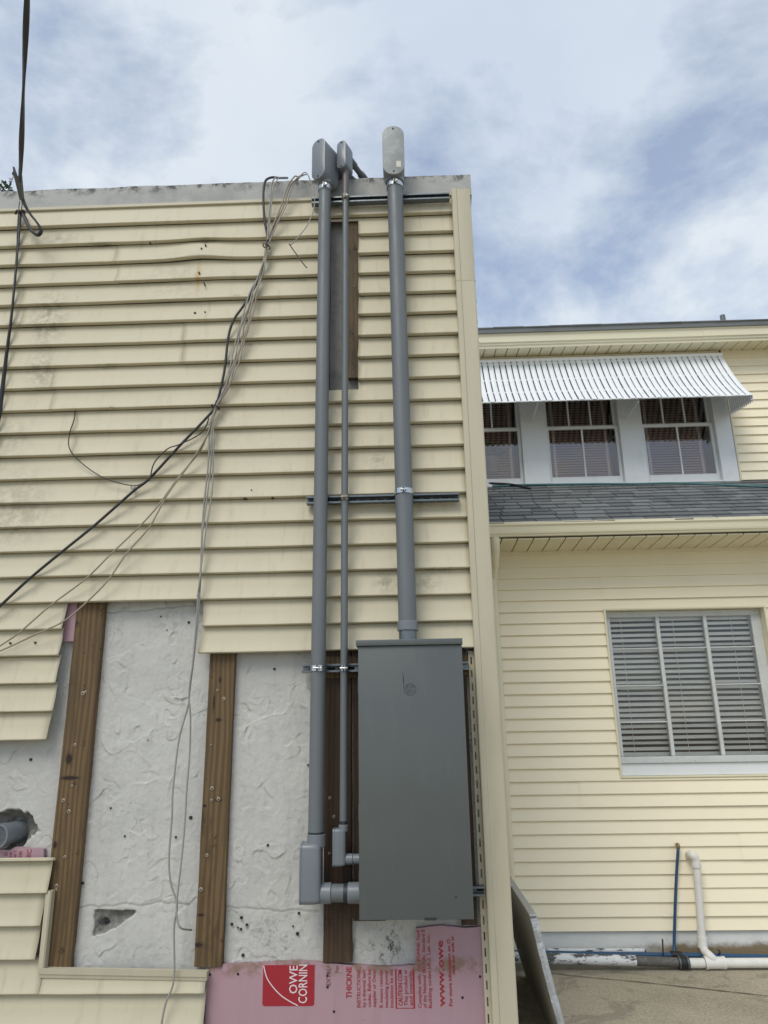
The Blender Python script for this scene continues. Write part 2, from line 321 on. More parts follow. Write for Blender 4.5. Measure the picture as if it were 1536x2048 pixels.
m.mix(m.ramp(m.noise(1.2, 7, .65), .38, .68, 0, .6), (.27, .235, .165)).mix(m.ramp(m.noise(55, 5, .85), .52, .60, 0, .85), (.58, .53, .41)).mix(m.ramp(m.noise(70, 5, .85, off=(4, 4, 0)), .56, .62, 0, .9), (.07, .06, .045)).mix(m.ramp(m.noise(3.5, 6, .7, off=(2, 0, 0)), .55, .72, 0, .5), (.15, .13, .10)).mix(m.ramp(m.noise(1.6, 8, .7, 1.5, off=(7, 3, 0)), .54, .60, 0, .45), (.20, .18, .14))
m.bump(m.noise(70, 6, .85), .9, .010).bump(m.noise(6, 4), .3, .02); GRND = m.m
m = Mat('joint_dirt', (.12, .10, .075), .95); JOINT = m.m
m = Mat('white_pvc', (.75, .74, .69), .4); m.mix(m.ramp(m.noise(9, 6, .65), .45, .72, 0, .45), (.55, .52, .45)).mix(m.ramp(m.noise(40, 5, .7), .66, .73, 0, .4), (.30, .27, .20)); WPVC = m.m
m = Mat('peeling_iron_pipe', (.72, .73, .72), .7); m.mix(m.ramp(m.noise(10, 8, .75, stretch=(.6, 1, 2)), .52, .56), (.085, .085, .085)).bump(m.noise(12, 8, .75), .4, .004); PEEL = m.m
m = Mat('bare_iron_pipe', (.10, .095, .085), .75); m.mix(m.ramp(m.noise(20, 7, .75), .45, .65, 0, .7), (.19, .18, .16)).bump(m.noise(50, 5), .3, .003); IRON = m.m
m = Mat('blue_pex', (.02, .075, .16), .4); m.mix(m.ramp(m.noise(12, 5, .7), .45, .7, 0, .5), (.03, .06, .09)); PEX = m.m
m = Mat('teal_hose', (.05, .16, .17), .5); HOSE = m.m
m = Mat('black_rubber', (.014, .014, .015), .5); RUB = m.m
m = Mat('black_cable_jacket', (.018, .018, .02), .45); m.mix(m.ramp(m.noise(9, 4), .5, .8, 0, .4), (.06, .06, .06)); CBLK = m.m
m = Mat('grey_cable_jacket', (.30, .29, .265), .55); m.mix(m.ramp(m.noise(9, 4), .45, .7, 0, .5), (.20, .19, .17)); CGRY = m.m
m = Mat('beige_cable_jacket', (.30, .255, .185), .55); m.mix(m.ramp(m.noise(9, 4), .45, .7, 0, .5), (.20, .17, .12)); CBEI = m.m
m = Mat('brown_wire', (.09, .05, .035), .55); CBRN = m.m
m = Mat('brass', (.30, .22, .12), .4, .8); BRASS = m.m
m = Mat('panel_dark_face', (.55, .52, .47), .6); m.mix(m.ramp(m.noise(3, 5), .4, .7, 0, .4), (.44, .41, .36)); PDARK = m.m
m = Mat('foil_facing', (.55, .56, .58), .38, .75); m.bump(m.noise(40, 7, .75), .8, .01); FOIL = m.m
m = Mat('leaf_green', (.06, .085, .035), .6); LEAF = m.m
m = Mat('terracotta_pot', (.35, .33, .30), .7); POT = m.m
m = Mat('roof_membrane', (.22, .22, .21), .9); ROOFM = m.m
m = Mat('screw_zinc', (.30, .26, .20), .5, .5); SCREW = m.m
m = Mat('rusty_screw', (.05, .035, .025), .7); RUSTY = m.m
m = Mat('wedge_metal', (.11, .11, .10), .5, .4); WEDGE = m.m
m = Mat('paper_sticker', (.60, .58, .50), .6); STICK = m.m
m = Mat('pcv_purple_glue', (.025, .028, .03), .5); GLUE = m.m
# window glass: a thin pane, part mirror, part clear
def glass(name, base, tint):
    gm = bpy.data.materials.new(name); gm.use_nodes = True; gn, gl = gm.node_tree.nodes, gm.node_tree.links; gn.clear()
    go = gn.new('ShaderNodeOutputMaterial'); gx = gn.new('ShaderNodeMixShader'); gt = gn.new('ShaderNodeBsdfTransparent'); gg = gn.new('ShaderNodeBsdfGlossy')
    gt.inputs[0].default_value = (*tint, 1); gg.inputs[0].default_value = (1, .955, .91, 1); gg.inputs['Roughness'].default_value = .015
    fr = gn.new('ShaderNodeFresnel'); fr.inputs[0].default_value = 1.5
    gnz = gn.new('ShaderNodeTexNoise'); gnz.inputs['Scale'].default_value = 3; gb = gn.new('ShaderNodeBump'); gb.inputs['Strength'].default_value = .05; gb.inputs['Distance'].default_value = .02
    gl.new(gnz.outputs[0], gb.inputs['Height']); gl.new(gb.outputs[0], gg.inputs['Normal'])
    fm = gn.new('ShaderNodeMath'); fm.operation = 'MULTIPLY_ADD'; fm.inputs[1].default_value = 1.0; fm.inputs[2].default_value = base; gl.new(fr.outputs[0], fm.inputs[0])
    gl.new(fm.outputs[0], gx.inputs[0]); gl.new(gt.outputs[0], gx.inputs[1]); gl.new(gg.outputs[0], gx.inputs[2]); gl.new(gx.outputs[0], go.inputs[0]); return gm
GLASS = glass('window_glass', .0, (.98, .98, .97)); GLASSU = glass('storm_window_glass', .055, (.85, .82, .80))

# ------------------------------------------------------------------ ground
YL, YU = 2.0, 3.0
g = mesh('ground', [(-400, -400, 0), (400, -400, 0), (400, 400, 0), (-400, 400, 0)], [(0, 1, 2, 3)], GRND, loc=(0, 0, 0)); g['kind'] = 'structure'
def gpt(px, py):
    d = _fw*FPX+_r*(px-768)-_u*(py-1024); t = -CAM[2]/d[2]; return Vector(CAM+d*t)
jb = B(); jl = [gpt(1080, 1944), gpt(1150, 1953), gpt(1270, 1964), gpt(1400, 1978), gpt(1536, 1993), gpt(1700, 2012)]
jl = spline(jl, 6)
vs = []; fs = []
for i, p in enumerate(jl):
    w = .003+.005*rnd.random(); vs += [(p.x, p.y-w, .004), (p.x, p.y+w, .004)]
    if i: fs.append((2*i-2, 2*i, 2*i+1, 2*i-1))
mesh('joint', vs, fs, JOINT, g)

# ------------------------------------------------------------------ left building
EXP = .14
Xc = UX(993, 1300, -.02)                       # right face of the corner
Xl = -3.4
z0 = UZ(917, 423, -.014)                       # butt line of the first course
ys_ = [423, 461.9, 501.8, 542.4, 582, 625.4, 668.4, 712.4, 754, 799.3, 841, 888, 935.3, 983.7, 1032.4, 1083, 1135, 1187.7, 1241.5, 1296.2]
_zz = [UZ(917+(y-423)*.035, y, -.014) for y in ys_]
_A = np.polyfit(range(len(_zz)), _zz, 1); EXP = -_A[0]; z0 = _A[1]
def zc(n): return z0-n*EXP
ztop = UZ(700, 352, .0)
bld = thing('siding_building', 'flat roofed building in weathered cream vinyl siding, some stripped to white stucco', 'building', (-1.3, .15, 0))
TS = .055                                       # stucco surface depth
zsplit = UZ(300, 1190, TS)
b_ = B().box(Xl, Xc-.004, TS, .27, zsplit, UZ(700, 392, 0)-.01); b_.obj('block_wall', BLOCK, bld)
b_ = B().box(Xl, Xc-.004, .16, .27, -.3, zsplit-.003); b_.obj('lower_wall', BLOCK, bld)
b_ = B().box(Xl, Xc-.004, .272, 6.0, -.3, ztop-.35); b_.obj('building_core', BLOCK, bld)
B().box(Xl, Xc-.05, .40, 6.0, ztop-.349, ztop-.33).obj('flat_roof', ROOFM, bld)
# parapet: uneven concrete upstand
zp0 = UZ(700, 392, 0)-.01
nx = 160; vs = []; fs = []
Xpr = UX(941, 345, .0)
for i in range(nx+1):
    x = Xl+(Xpr-Xl)*i/nx
    e = .006*float(fbm(np.array([x*4.0]), np.array([.3]), 4)[0]); e2 = .003*float(fbm(np.array([x*9.0]), np.array([5.3]), 3)[0])
    for (y, z) in ((.012+e2, zp0), (.010+e2, (zp0+ztop)/2), (.010+e2, ztop-.012+e), (.024, ztop+e), (.38, ztop+e*.5), (.39, ztop-.03), (.39, zp0-.3)): vs.append((x, y, z))
    if i:
        a = (i-1)*7; c = i*7
        for k in range(6): fs.append((a+k, c+k, c+k+1, a+k+1))
fs.append(tuple(range(7))); fs.append(tuple(range(nx*7, nx*7+7))[::-1])
mesh('parapet', vs, fs, PARA, bld, smooth=True, angle=40)
B().box(Xl, UX(914, 390, -.01), -.012, .01, UZ(700, 398, -.01), UZ(700, 392, -.01), .002).obj('top_trim', TRIM, bld)

# siding courses, one object for each panel
SXL, SXR = Xl, UX(947, 1200, -.01)
PROF = [(.012, EXP+.008), (.003, EXP-.010), (-.007, EXP*.5), (-.022, .014), (-.0265, .006), (-.027, .0025), (-.025, .000), (-.004, -.002), (.008, .006)]
hX0, hX1 = UX(655, 600, 0), UX(717, 600, 0); hZ1, hZ0 = UZ(690, 443, 0), UZ(690, 781, 0)
def bulge(x, z):
    p = U(405, 505, 0); q = U(400, 560, 0)
    d1 = math.exp(-((x-p.x)/.16)**2-((z-p.z)/.07)**2); d2 = math.exp(-((x-q.x-.1)/.25)**2-((z-q.z)/.10)**2)
    return d1, d2
def course(n, x0, x1, parent, cutL=None, cutR=None, ztopcut=None, lift=0.0, hole=False, name='siding_panel', mat=None):
    zb = zc(n); xs = list(np.arange(x0, x1, .035)); xs = [x for x in xs if x1-x > .012]+[x1]
    prof = list(PROF)
    if ztopcut is not None: prof = [(-.010, ztopcut-zb), (-.0115, (ztopcut-zb)*.6)]+[p for p in PROF if p[1] < (ztopcut-zb)*.5]
    if hole:
        xs = sorted(set([x for x in xs if abs(x-hX0) > .015 and abs(x-hX1) > .015]+[hX0, hX1]))
        for hz in (hZ0, hZ1):
            dz = hz-zb
            if .02 < dz < EXP-.012:
                pr = sorted(prof[:6], key=lambda p: -p[1])
                for i in range(len(pr)-1):
                    if pr[i][1] > dz > pr[i+1][1]:
                        t = (pr[i][1]-dz)/(pr[i][1]-pr[i+1][1]); prof.insert(i+1, (pr[i][0]+(pr[i+1][0]-pr[i][0])*t, dz)); break
    m_ = len(prof); vs = []; fs = []; ph = rnd.random()*50
    for i, x in enumerate(xs):
        sag = .0035*float(pnoise(np.array([x*1.1+ph]), np.array([n*.71]))[0])+.0012*float(pnoise(np.array([x*6+ph]), np.array([n*1.7]))[0])
        wob = .0030*float(pnoise(np.array([x*1.9-ph]), np.array([n*.9]))[0])
        for (dy, dz) in prof:
            z = zb+dz+sag*(1 if dz < EXP*.8 else .2); y = dy-lift+wob*(1-dz/EXP*.7)
            d1, d2 = bulge(x, z)
            y += -.024*d1-.010*d2; z += .020*d1*(1 if dz < .05 else .2)
            xx = x
            if i == 0 and cutL: xx = x+cutL(z)
            if i == len(xs)-1 and cutR: xx = x+cutR(z)
            if hole and abs(x-hX1) < 1e-6: xx = x+.006*float(pnoise(np.array([z*14]), np.array([.4]))[0])-(z-(hZ0+hZ1)/2)*-.006
            vs.append((xx, y, z))
    for i in range(len(xs)-1):
        for k in range(m_-1):
            if hole:
                xm = (xs[i]+xs[i+1])/2; zm = zb+(prof[k][1]+prof[k+1][1])/2
                if hX0 < xm < hX1 and hZ0 < zm < hZ1: continue
            a = i*m_+k; c = (i+1)*m_+k; fs.append((a, a+1, c+1, c))
    o = mesh(name, vs, fs, mat or SID, parent, smooth=True, angle=38)
    md = o.modifiers.new('thickness', 'SOLIDIFY'); md.thickness = .0012; md.offset = -1 if False else 1
    return o
seams = {2: 234, 3: 234, 4: 45, 5: 45, 6: 367, 7: 367, 8: 105, 9: 105, 10: 148, 11: 148}
for n in range(0, 18):
    hl = any(hZ0 < zc(n)+t*EXP < hZ1 for t in (.03, .3, .6, .97))
    if n in seams:
        sx = UX(seams[n], 420+n*44, 0)
        course(n, SXL, sx+.012, bld, lift=0.0)
        course(n, sx, SXR, bld, lift=.0022, hole=hl, cutL=lambda z: .004*math.sin(z*40))
    else: course(n, SXL, SXR, bld, hole=hl)
for n in (18, 19):
    course(n, UX(404, 1260, -.01), SXR, bld, cutL=lambda z: -.012*max(0, (zc(18)-z)/.14)+.004*math.sin(z*30))
for n, xr in zip((18, 19, 20, 21, 22), (129, 121, 115, 108, 97)):
    course(n, SXL, UX(xr, 1240+58*(n-18), -.01), bld, cutR=lambda z: .010*float(pnoise(np.array([z*9]), np.array([2.2]))[0]))
for n in (23, 24, 25): course(n, SXL, UX(-45, 1560, 0), bld)
# lower left panels
zcut = UZ(50, 1716, -.01)
course(26, SXL, UX(106, 1728, -.01), bld, ztopcut=zcut, cutR=lambda z: .12*(z-zcut)+.004)
for n, xr in ((27, 98), (28, 84), (29, 74)): course(n, SXL, UX(xr, 1775+67*(n-27), -.01), bld)
Xp = UX(411, 2000, 0)
course(30, SXL, UX(80, 1990, -.01), bld); course(30, UX(80, 1990, -.01)+.001, Xp, bld, ztopcut=UZ(250, 1946, -.01))
for n in (31, 32, 33, 34): course(n, SXL, Xp, bld)
for (x_, y_, r_) in ((490, 995, .012), (545, 993, .011), (503, 980, .004), (403, 497, .006), (411, 490, .006), (398, 545, .006), (408, 566, .005), (390, 626, .008), (410, 624, .005), (20, 1286, .006), (70, 1285, .006), (300, 485, .005)):
    q = U(x_, y_, -.038 if 385 < x_ < 415 and y_ < 570 else -.016); ab = B(); ab.tube([q+Vector((0, .03, 0)), q+Vector((0, -.003, 0)), q+Vector((0, -.006, 0))], [r_*.9, r_*.9, r_*.5], 8); ab.obj('screw', RUSTY, bld)
# J channels round the lower opening
def jch(p, q, w, name='j_channel'):
    p = Vector(p); q = Vector(q); t = (q-p).normalized(); nrm = Vector((t.z, 0, -t.x)); vs = []
    pr = [(0, .016), (0, -.020), (.006, -.026), (w*.55, -.024), (w*.6, -.020), (w, -.018), (w, .016)]
    for a in (p, q):
        for (s, y) in pr: vs.append(a+nrm*s+Vector((0, y, 0)))
    k = len(pr); fs = [(i, (i+1) % k, (i+1) % k+k, i+k) for i in range(k)]+[tuple(range(k))[::-1], tuple(range(k, 2*k))]
    return mesh(name, vs, fs, TRIM, bld)
jch((UX(104, 1782, -.02), 0, UZ(104, 1782, -.02)), (UX(88, 1940, -.02), 0, UZ(88, 1940, -.02)), .030)
jch((UX(414, 1944, -.02), 0, UZ(414, 1944, -.02)), (UX(80, 1938, -.02), 0, UZ(80, 1938, -.02)), -.036)
# corner post, two lengths with a joint
XcL = UX(948, 1300, -.02)
zseam = UZ(935, 562, -.02); ztp = UZ(930, 380, -.02)
for (a, c, e) in ((zseam-.004, ztp, .0012), (-.02, zseam, 0)):
    w = Xc-XcL
    pr = [(XcL, .02), (XcL, -.034-e), (XcL+.004, -.0375-e), (XcL+w*.22, -.0385-e), (XcL+w*.26, -.0375-e), (XcL+w*.29, -.0315-e), (XcL+w*.31, -.0315-e), (Xc-.006, -.0335-e), (Xc+e, -.0295-e), (Xc+e, .10), (Xc-.004, .10), (Xc-.004, .02)]
    B().prism(pr, 'z', a, c).obj('corner_post', TRIM, bld, smooth=True, angle=35)
# slotted nailing flange below the cut siding
zf0, zf1 = -.02, UZ(940, 1302, .01); fw = .030; x1 = XcL+.002; x0 = x1-fw; per = .066; fb = B(); z = zf1
xs4 = (x0, x0+.010, x0+.017, x1)
while z > zf0:
    for (za, zb2, cells) in ((z, z-per*.45, (0, 1, 2)), (z-per*.45, z-per, (0, 2))):
        for k in cells: fb.box(xs4[k], xs4[k+1], .010, .012, zb2, za)
    z -= per
fb.obj('nailing_flange', TRIM, bld)
# side wall courses are out of sight from here: a clad return in the same siding
for n in range(0, 36): 
    vs = []; 
    for y in (.10, 5.9):
        for (dy, dz) in PROF: vs.append((Xc+.002-dy*.6, y, zc(n)+dz))
    k = len(PROF); fs = [(i, i+1, i+1+k, i+k) for i in range(k-1)]
    if n < 8: mesh('side_siding_panel', vs, fs, SID, bld)
B().box(Xc-.003, Xc, .10, 5.95, -.1, zc(7)-.002).obj('side_cladding', TRIM, bld)

# stucco face, real relief: trowel ridges, cracks, two broken holes
gx0, gx1 = UX(-60, 1500, TS), UX(958, 1500, TS); gz0, gz1 = .25, zsplit+.02
st = .0048; nxs = int((gx1-gx0)/st); nzs = int((gz1-gz0)/st)
X, Z = np.meshgrid(np.linspace(gx0, gx1, nxs), np.linspace(gz0, gz1, nzs))
wx = X+.06*fbm(X*3.1, Z*3.1, 3); wz = Z+.06*fbm(X*3.1+40, Z*3.1+9, 3)
rid = np.zeros_like(X); vein = np.zeros_like(X)
for s_, t_, amp, k in ((5.0, .020, .0046, 1), (8.5, .032, .0044, 2), (3.2, .012, .0040, 3), (14, .05, .0034, 4)):
    nn = pnoise(wx*s_+13*k, wz*s_*.8+7*k); mask = np.clip((pnoise(X*s_*.55+31*k, Z*s_*.55-3*k)-.06)*5.0, 0, 1)
    side = np.clip(1-np.abs(nn)/t_, 0, 1)
    if k in (1, 2): vein = np.maximum(vein, np.clip(1-np.abs(pnoise(wx*s_*1.3-5*k, wz*s_*1.3+3*k))/.012, 0, 1)*np.clip((pnoise(X*2.6+70*k, Z*2.6)-.16)*5, 0, 1))
    rid += amp*(side**1.4*mask)+.0022*np.tanh(nn*22)*mask*np.clip(1-np.abs(nn)*3,0,1)
rid *= np.clip(.95+1.6*fbm(X*15+3, Z*15, 4), .15, 1.9)
relief = -rid*1.0+.0013*fbm(X*48, Z*40, 3)+.006*fbm(X*1.4, Z*1.4, 3)+.0014*fbm(X*20, Z*20, 4)+.0025*np.clip(fbm(X*9+5, Z*9, 4)-.25,0,1)
crk = np.zeros_like(X)
for (x_, y_, x2, y2) in ((140, 1812, 380, 1808), (445, 1815, 640, 1822), (213, 1226, 395, 1212), (800, 1880, 780, 1925)):
    p = U(x_, y_, TS); q = U(x2, y2, TS); t = np.clip((X-p.x)/(q.x-p.x+1e-9), 0, 1); inside = (X > min(p.x, q.x)) & (X < max(p.x, q.x))
    zz_ = p.z+(q.z-p.z)*t+.020*fbm(X*7, X*0+p.z*9, 4)
    crk = np.maximum(crk, np.where(inside, np.clip(1-np.abs(Z-zz_)/.006, 0, 1), 0))
relief += .0035*crk
crater = np.zeros_like(X)
for (cx_, cy_, rx, rz, dep) in ((14, 1660, .150, .098, .085),):
    p = U(cx_, cy_, TS); dx = (X-p.x)/rx; dz = (Z-p.z)/rz
    if cx_ == 222: dz = dz+.45*dx*(1-.2*dx); dx = dx*1.0
    rr = np.sqrt(dx*dx+dz*dz)+.28*fbm(X*13, Z*13, 4)
    cc = np.clip((1.0-rr)*4.5, 0, 1); relief += dep*(cc**.8)*(.55+.45*np.clip((1-rr)*1.6, 0, 1))+cc*.012*fbm(X*30, Z*30, 3); crater = np.maximum(crater, cc)
zt9 = UZ(225, 1820, TS)+.006*fbm(X*9, X*0+3, 3); u9 = (X-UX(186, 1840, TS))/(UX(272, 1840, TS)-UX(186, 1840, TS)); zb9 = zt9-.118*(1-np.clip(u9, 0, 1)**1.5*.9)
ins = np.minimum(np.minimum((zt9-Z)*1.6, Z-zb9), np.minimum(u9, 1-u9)*.10)/.012+.5*fbm(X*26, Z*26, 4)
cc = np.clip(ins, 0, 1); relief += .022*cc+.018*np.clip(ins*.25, 0, 1)*cc+cc*.008*fbm(X*34, Z*34, 3); crater = np.maximum(crater, cc)
p = U(204, 1848, TS); rr = np.hypot(X-p.x, Z-p.z); relief += .05*np.clip((.022-rr)*90, 0, 1)
Yg = TS+relief
vs = np.stack([X.ravel(), Yg.ravel(), Z.ravel()], 1)
idx = np.arange(nxs*nzs).reshape(nzs, nxs)
fs = np.stack([idx[:-1, :-1].ravel(), idx[:-1, 1:].ravel(), idx[1:, 1:].ravel(), idx[1:, :-1].ravel()], 1)
me = bpy.data.meshes.new('stucco_face'); off = np.array(wpos(bld))
me.vertices.add(len(vs)); me.vertices.foreach_set('co', (vs-off).astype(np.float32).ravel())
me.loops.add(len(fs)*4); me.loops.foreach_set('vertex_index', fs.astype(np.int32).ravel())
me.polygons.add(len(fs)); me.polygons.foreach_set('loop_start', np.arange(0, len(fs)*4, 4, dtype=np.int32))
try: me.polygons.foreach_set('loop_total', np.full(len(fs), 4, dtype=np.int32))
except Exception: pass
me.update(calc_edges=True); me.validate()
me.polygons.foreach_set('use_smooth', np.ones(len(fs), dtype=bool))
at3 = me.attributes.new('crack', 'FLOAT', 'POINT'); at3.data.foreach_set('value', np.clip(np.maximum(crk*.5, vein*.65), 0, 1).astype(np.float32).ravel())
at_ = me.attributes.new('crater', 'FLOAT', 'POINT'); at_.data.foreach_set('value', crater.astype(np.float32).ravel())
me.materials.append(STUC); so = bpy.data.objects.new('stucco_face', me); C.objects.link(so); so.parent = bld
so['label'] = 'rough white painted stucco laid bare between the wooden strips'

def disc(bb, p, r, t, n=10, out=-1):
    """short stud facing the camera side (-y)"""
    p = Vector(p); bb.tube([p+Vector((0, .004, 0)), p+Vector((0, -t*.6, 0)), p+Vector((0, -t, 0))], [r, r, r*.7], n)
# furring strips with screws
def strip(pl, pr, zt_, zb_, mat, label=None, yf=.017, screws=(), skew=0.0):
    bb = B(); n = 24; vs = []; fs = []
    for i in range(n+1):
        z = zt_+(zb_-zt_)*i/n; e = .0025*float(pnoise(np.array([z*5]), np.array([pl*7]))[0]); e2 = .0025*float(pnoise(np.array([z*6]), np.array([pr*9]))[0])
        vs += [(pl+e, yf+.003, z), (pl+e+.003, yf, z), (pr+e2-.003, yf, z), (pr+e2, yf+.003, z), (pr+e2, TS+.012, z), (pl+e, TS+.012, z)]
        if i:
            a = (i-1)*6; c = i*6
            for k in range(6): fs.append((a+k, a+(k+1) % 6, c+(k+1) % 6, c+k))
    fs += [tuple(range(6)), tuple(range(n*6, n*6+6))[::-1]]
    o = mesh('furring_strip', vs, fs, mat, bld)
    if label: o['label'] = label
    for (sx, sy, r) in screws:
        q = U(sx, sy, yf); sb = B(); disc(sb, q, r, .004); so_ = sb.obj('screw', SCREW, o)
        sb = B(); disc(sb, q+Vector((0, -.0035, 0)), r*.35, .0012, 6); sb.obj('screw_recess', BLACK, o)
    return o
yf = .017
strip(UX(154, 1212, yf), UX(209, 1212, yf), zsplit+.05, UZ(110, 1940, yf), WOOD, screws=((166, 1387, .011), (171, 1384, .008), (150, 1490, .009), (127, 1601, .010), (138, 1623, .010), (130, 1714, .008), (113, 1772, .010), (112, 1780, .008), (144, 1572, .007)))
strip(UX(420, 1310, yf), UX(470, 1310, yf), UZ(440, 1280, yf), UZ(412, 1934, yf), WOOD, screws=((448, 1398, .010), (435, 1381, .007), (424, 1577, .010), (437, 1598, .010), (423, 1601, .008), (414, 1711, .009), (402, 1779, .010), (422, 1490, .006)))
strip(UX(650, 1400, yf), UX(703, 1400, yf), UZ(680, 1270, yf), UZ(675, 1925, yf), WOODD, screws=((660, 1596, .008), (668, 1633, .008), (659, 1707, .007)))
strip(UX(706, 1400, yf), UX(765, 1400, yf), UZ(730, 1285, yf), UZ(730, 1842, yf), WOODD)  # extra dark strip added to darken the gap left of the cabinet
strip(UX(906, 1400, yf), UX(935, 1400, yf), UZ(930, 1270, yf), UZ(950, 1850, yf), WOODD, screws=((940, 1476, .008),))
strip(UX(696, 600, yf), hX1+.03, hZ1+.04, UZ(708, 755, yf), WOODL, screws=((709, 455, .005), (707, 573, .006), (705, 748, .005)))
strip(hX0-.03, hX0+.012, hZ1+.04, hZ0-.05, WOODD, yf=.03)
def hboard(x0, x1, z0_, z1_, mat, yfr):
    return B().box(x0, x1, yfr, TS+.01, z0_, z1_, .003).obj('furring_board', mat, bld)
hboard(UX(651, 1330, .014), UX(940, 1330, .014), UZ(680, 1356, .014), UZ(680, 1312, .014), WOOD, .014)
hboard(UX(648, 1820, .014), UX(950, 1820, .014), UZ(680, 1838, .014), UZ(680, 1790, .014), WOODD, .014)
# anchors, nail stubs and holes in the stucco; hole shade put into dark studs
for (x_, y_, r) in ((382, 1635, .011), (378, 1245, .009), (62, 1519, .009), (222, 1616, .006), (250, 1672, .006), (352, 1674, .007), (536, 1690, .008), (549, 1338, .008), (166, 1766, .008), (153, 1819, .005), (483, 1835, .009), (464, 1848, .008), (494, 1849, .008), (476, 1855, .005), (482, 1858, .007), (486, 1910, .009), (598, 1826, .008), (595, 1867, .010), (586, 1852, .005), (322, 1233, .005), (296, 1480, .004), (616, 1530, .006), (334, 1260, .004)):
    q = U(x_, y_, TS); ab = B(); disc(ab, (q.x, TS-.002, q.z), r*.8, .007, 8); ab.obj('nail_hole_stud', RUB, bld)
# pink insulation boards
def board(poly, y0, label):
    pts = []
    for i in range(len(poly)):
        a = Vector(poly[i]); b = Vector(poly[(i+1) % len(poly)]); k = max(2, int((b-a).length/.02))
        for j in range(k):
            p = a.lerp(b, j/k); e = .0028*float(pnoise(np.array([p.x*23]), np.array([p.y*23]))[0]); pts.append((p.x+e, p.y+e*1.3))
    bb = B().prism(pts, 'y', y0, y0+.025); o = bb.obj('insulation_board', PINK, bld); o['label'] = label; return o
YB = .026
def PB(x, y): q = U(x, y, YB); return (q.x, q.z)
pk = board([PB(411, 2110), PB(411, 1931), PB(520, 1926), PB(600, 1922), PB(700, 1930), PB(780, 1934), PB(830, 1931), PB(832, 1857), PB(880, 1851), PB(930, 1856), PB(966, 1853), PB(974, 1960), PB(978, 2110)], YB, 'pink foam board printed with red lettering under the cabinet')
ps = board([PB(-60, 1760), PB(-60, 1697), PB(20, 1700), PB(30, 1694), PB(87, 1698), PB(86, 1760)], YB, 'scrap of pink foam board with red lettering above the lower siding')
pt_ = board([PB(122, 1190), PB(160, 1190), PB(149, 1283), PB(122, 1282)], YB, 'small blank pink foam scrap beside the left wooden strip')
fontdata = None
def text(s, px, py0, py1, hpx, mat, parent, bold=False, y=YB-.0012):
    """lettering turned a quarter left: starts at pixel row py0, runs up to py1, letters hpx wide, centred on column px"""
    cu = bpy.data.curves.new('t', 'FONT'); cu.body = s; cu.resolution_u = 2; cu.extrude = .0003
    cu.offset = .018 if bold else .006
    o = bpy.data.objects.new('t', cu); C.objects.link(o); dg = bpy.context.evaluated_depsgraph_get(); dg.update()
    me = bpy.data.meshes.new_from_object(o.evaluated_get(dg)); C.objects.unlink(o); bpy.data.objects.remove(o)
    v = np.array([v.co[:] for v in me.vertices]); x0_, x1_ = v[:, 0].min(), v[:, 0].max(); h = .69
    a = U(px, py0, y); b = U(px, py1, y); L = b.z-a.z; H = UX(px+hpx/2, (py0+py1)/2, y)-UX(px-hpx/2, (py0+py1)/2, y)
    xc = (a.x+b.x)/2; off = wpos(parent)
    for vv in me.vertices:
        tx = (vv.co.x-x0_)/(x1_-x0_); ty = vv.co.y/h; 
        vv.co = Vector((xc+H/2-ty*H, y-vv.co.z, a.z+tx*L))-off
    me.materials.clear(); me.materials.append(mat); ob = bpy.data.objects.new('printed_text', me); C.objects.link(ob); ob.parent = parent; return ob
def z6(x, y): return 400+x*.475, 1600+y*.475
def t6(s, x, y0, y1, h, mat=RED, bold=False, y=YB-.0012): 
    text(s, z6(x, 0)[0], z6(0, y0)[1], z6(0, y1)[1], h*.475, mat, pk, bold, y)
lx0, lz0 = PB(*z6(262, 868)); lx1, lz1 = PB(*z6(483, 694))
lp = []
for (cx_, cz_, a0) in ((lx0+.012, lz0+.012, 180), (lx1-.012, lz0+.012, 270)):
    for k in range(6): a = rad(a0+90*k/5); lp.append((cx_+.012*math.cos(a), cz_+.012*math.sin(a)))
lp += [(lx1, lz1), (lx0, lz1)]
B().prism(lp, 'y', YB-.0012, YB+.002).obj('printed_logo', RED, pk)
arc = [U(*z6(x, y), YB-.0016) for (x, y) in ((268, 697), (280, 745), (305, 785), (340, 822), (375, 846), (412, 866))]
ap = spline(arc, 5); vs = []; fs = []
for i, p in enumerate(ap):
    t = (ap[min(i+1, len(ap)-1)]-ap[max(i-1, 0)]).normalized(); nn = Vector((t.z, 0, -t.x))*.0022; vs += [p-nn, p+nn]
    if i: fs.append((2*i-2, 2*i, 2*i+1, 2*i-1))
mesh('printed_arc', vs, fs, WPRINT, pk)
t6('OWE', 393, 815, 697, 34, WPRINT, y=YB-.0018); t6('CORNIN', 433, 856, 693, 36, WPRINT, y=YB-.0018)
t6('EXTRU', 541, 782, 700, 17, RED2); t6('Foc', 576, 726, 697, 17, RED2)
t6('THICKNE', 627, 835, 702, 22, bold=True)
for s, x, a, c, h in (('INSTRUCTIONS:', 668, 874, 712, 15), ('by a thermal barr', 690, 872, 712, 14), ('codes. Before ins', 712, 872, 712, 14), ('supplier or Owen', 733, 872, 714, 14), ('R means resistan', 762, 874, 714, 14), ('insulating power', 784, 874, 714, 14), ('insulation be ins', 806, 874, 714, 14), ('This product w', 866, 866, 716, 15), ('and intensity.', 887, 866, 716, 15), ('Complies with: OC FOPINK Fenfi', 922, 876, 548, 14), ('of the National (BOCA). Standard B', 943, 876, 545, 14), ('Building codes Und. Lab. Inc,', 965, 876, 566, 14)): t6(s, x, a, c, h)
t6('CAUTION COM', 843, 866, 716, 17, bold=True); t6('www.owe', 1013, 871, 592, 27, bold=True); t6('For more information on O', 1051, 868, 586, 14, bold=True); t6('visit our web sr', 1065, 736, 572, 13, bold=True)
bb = B()
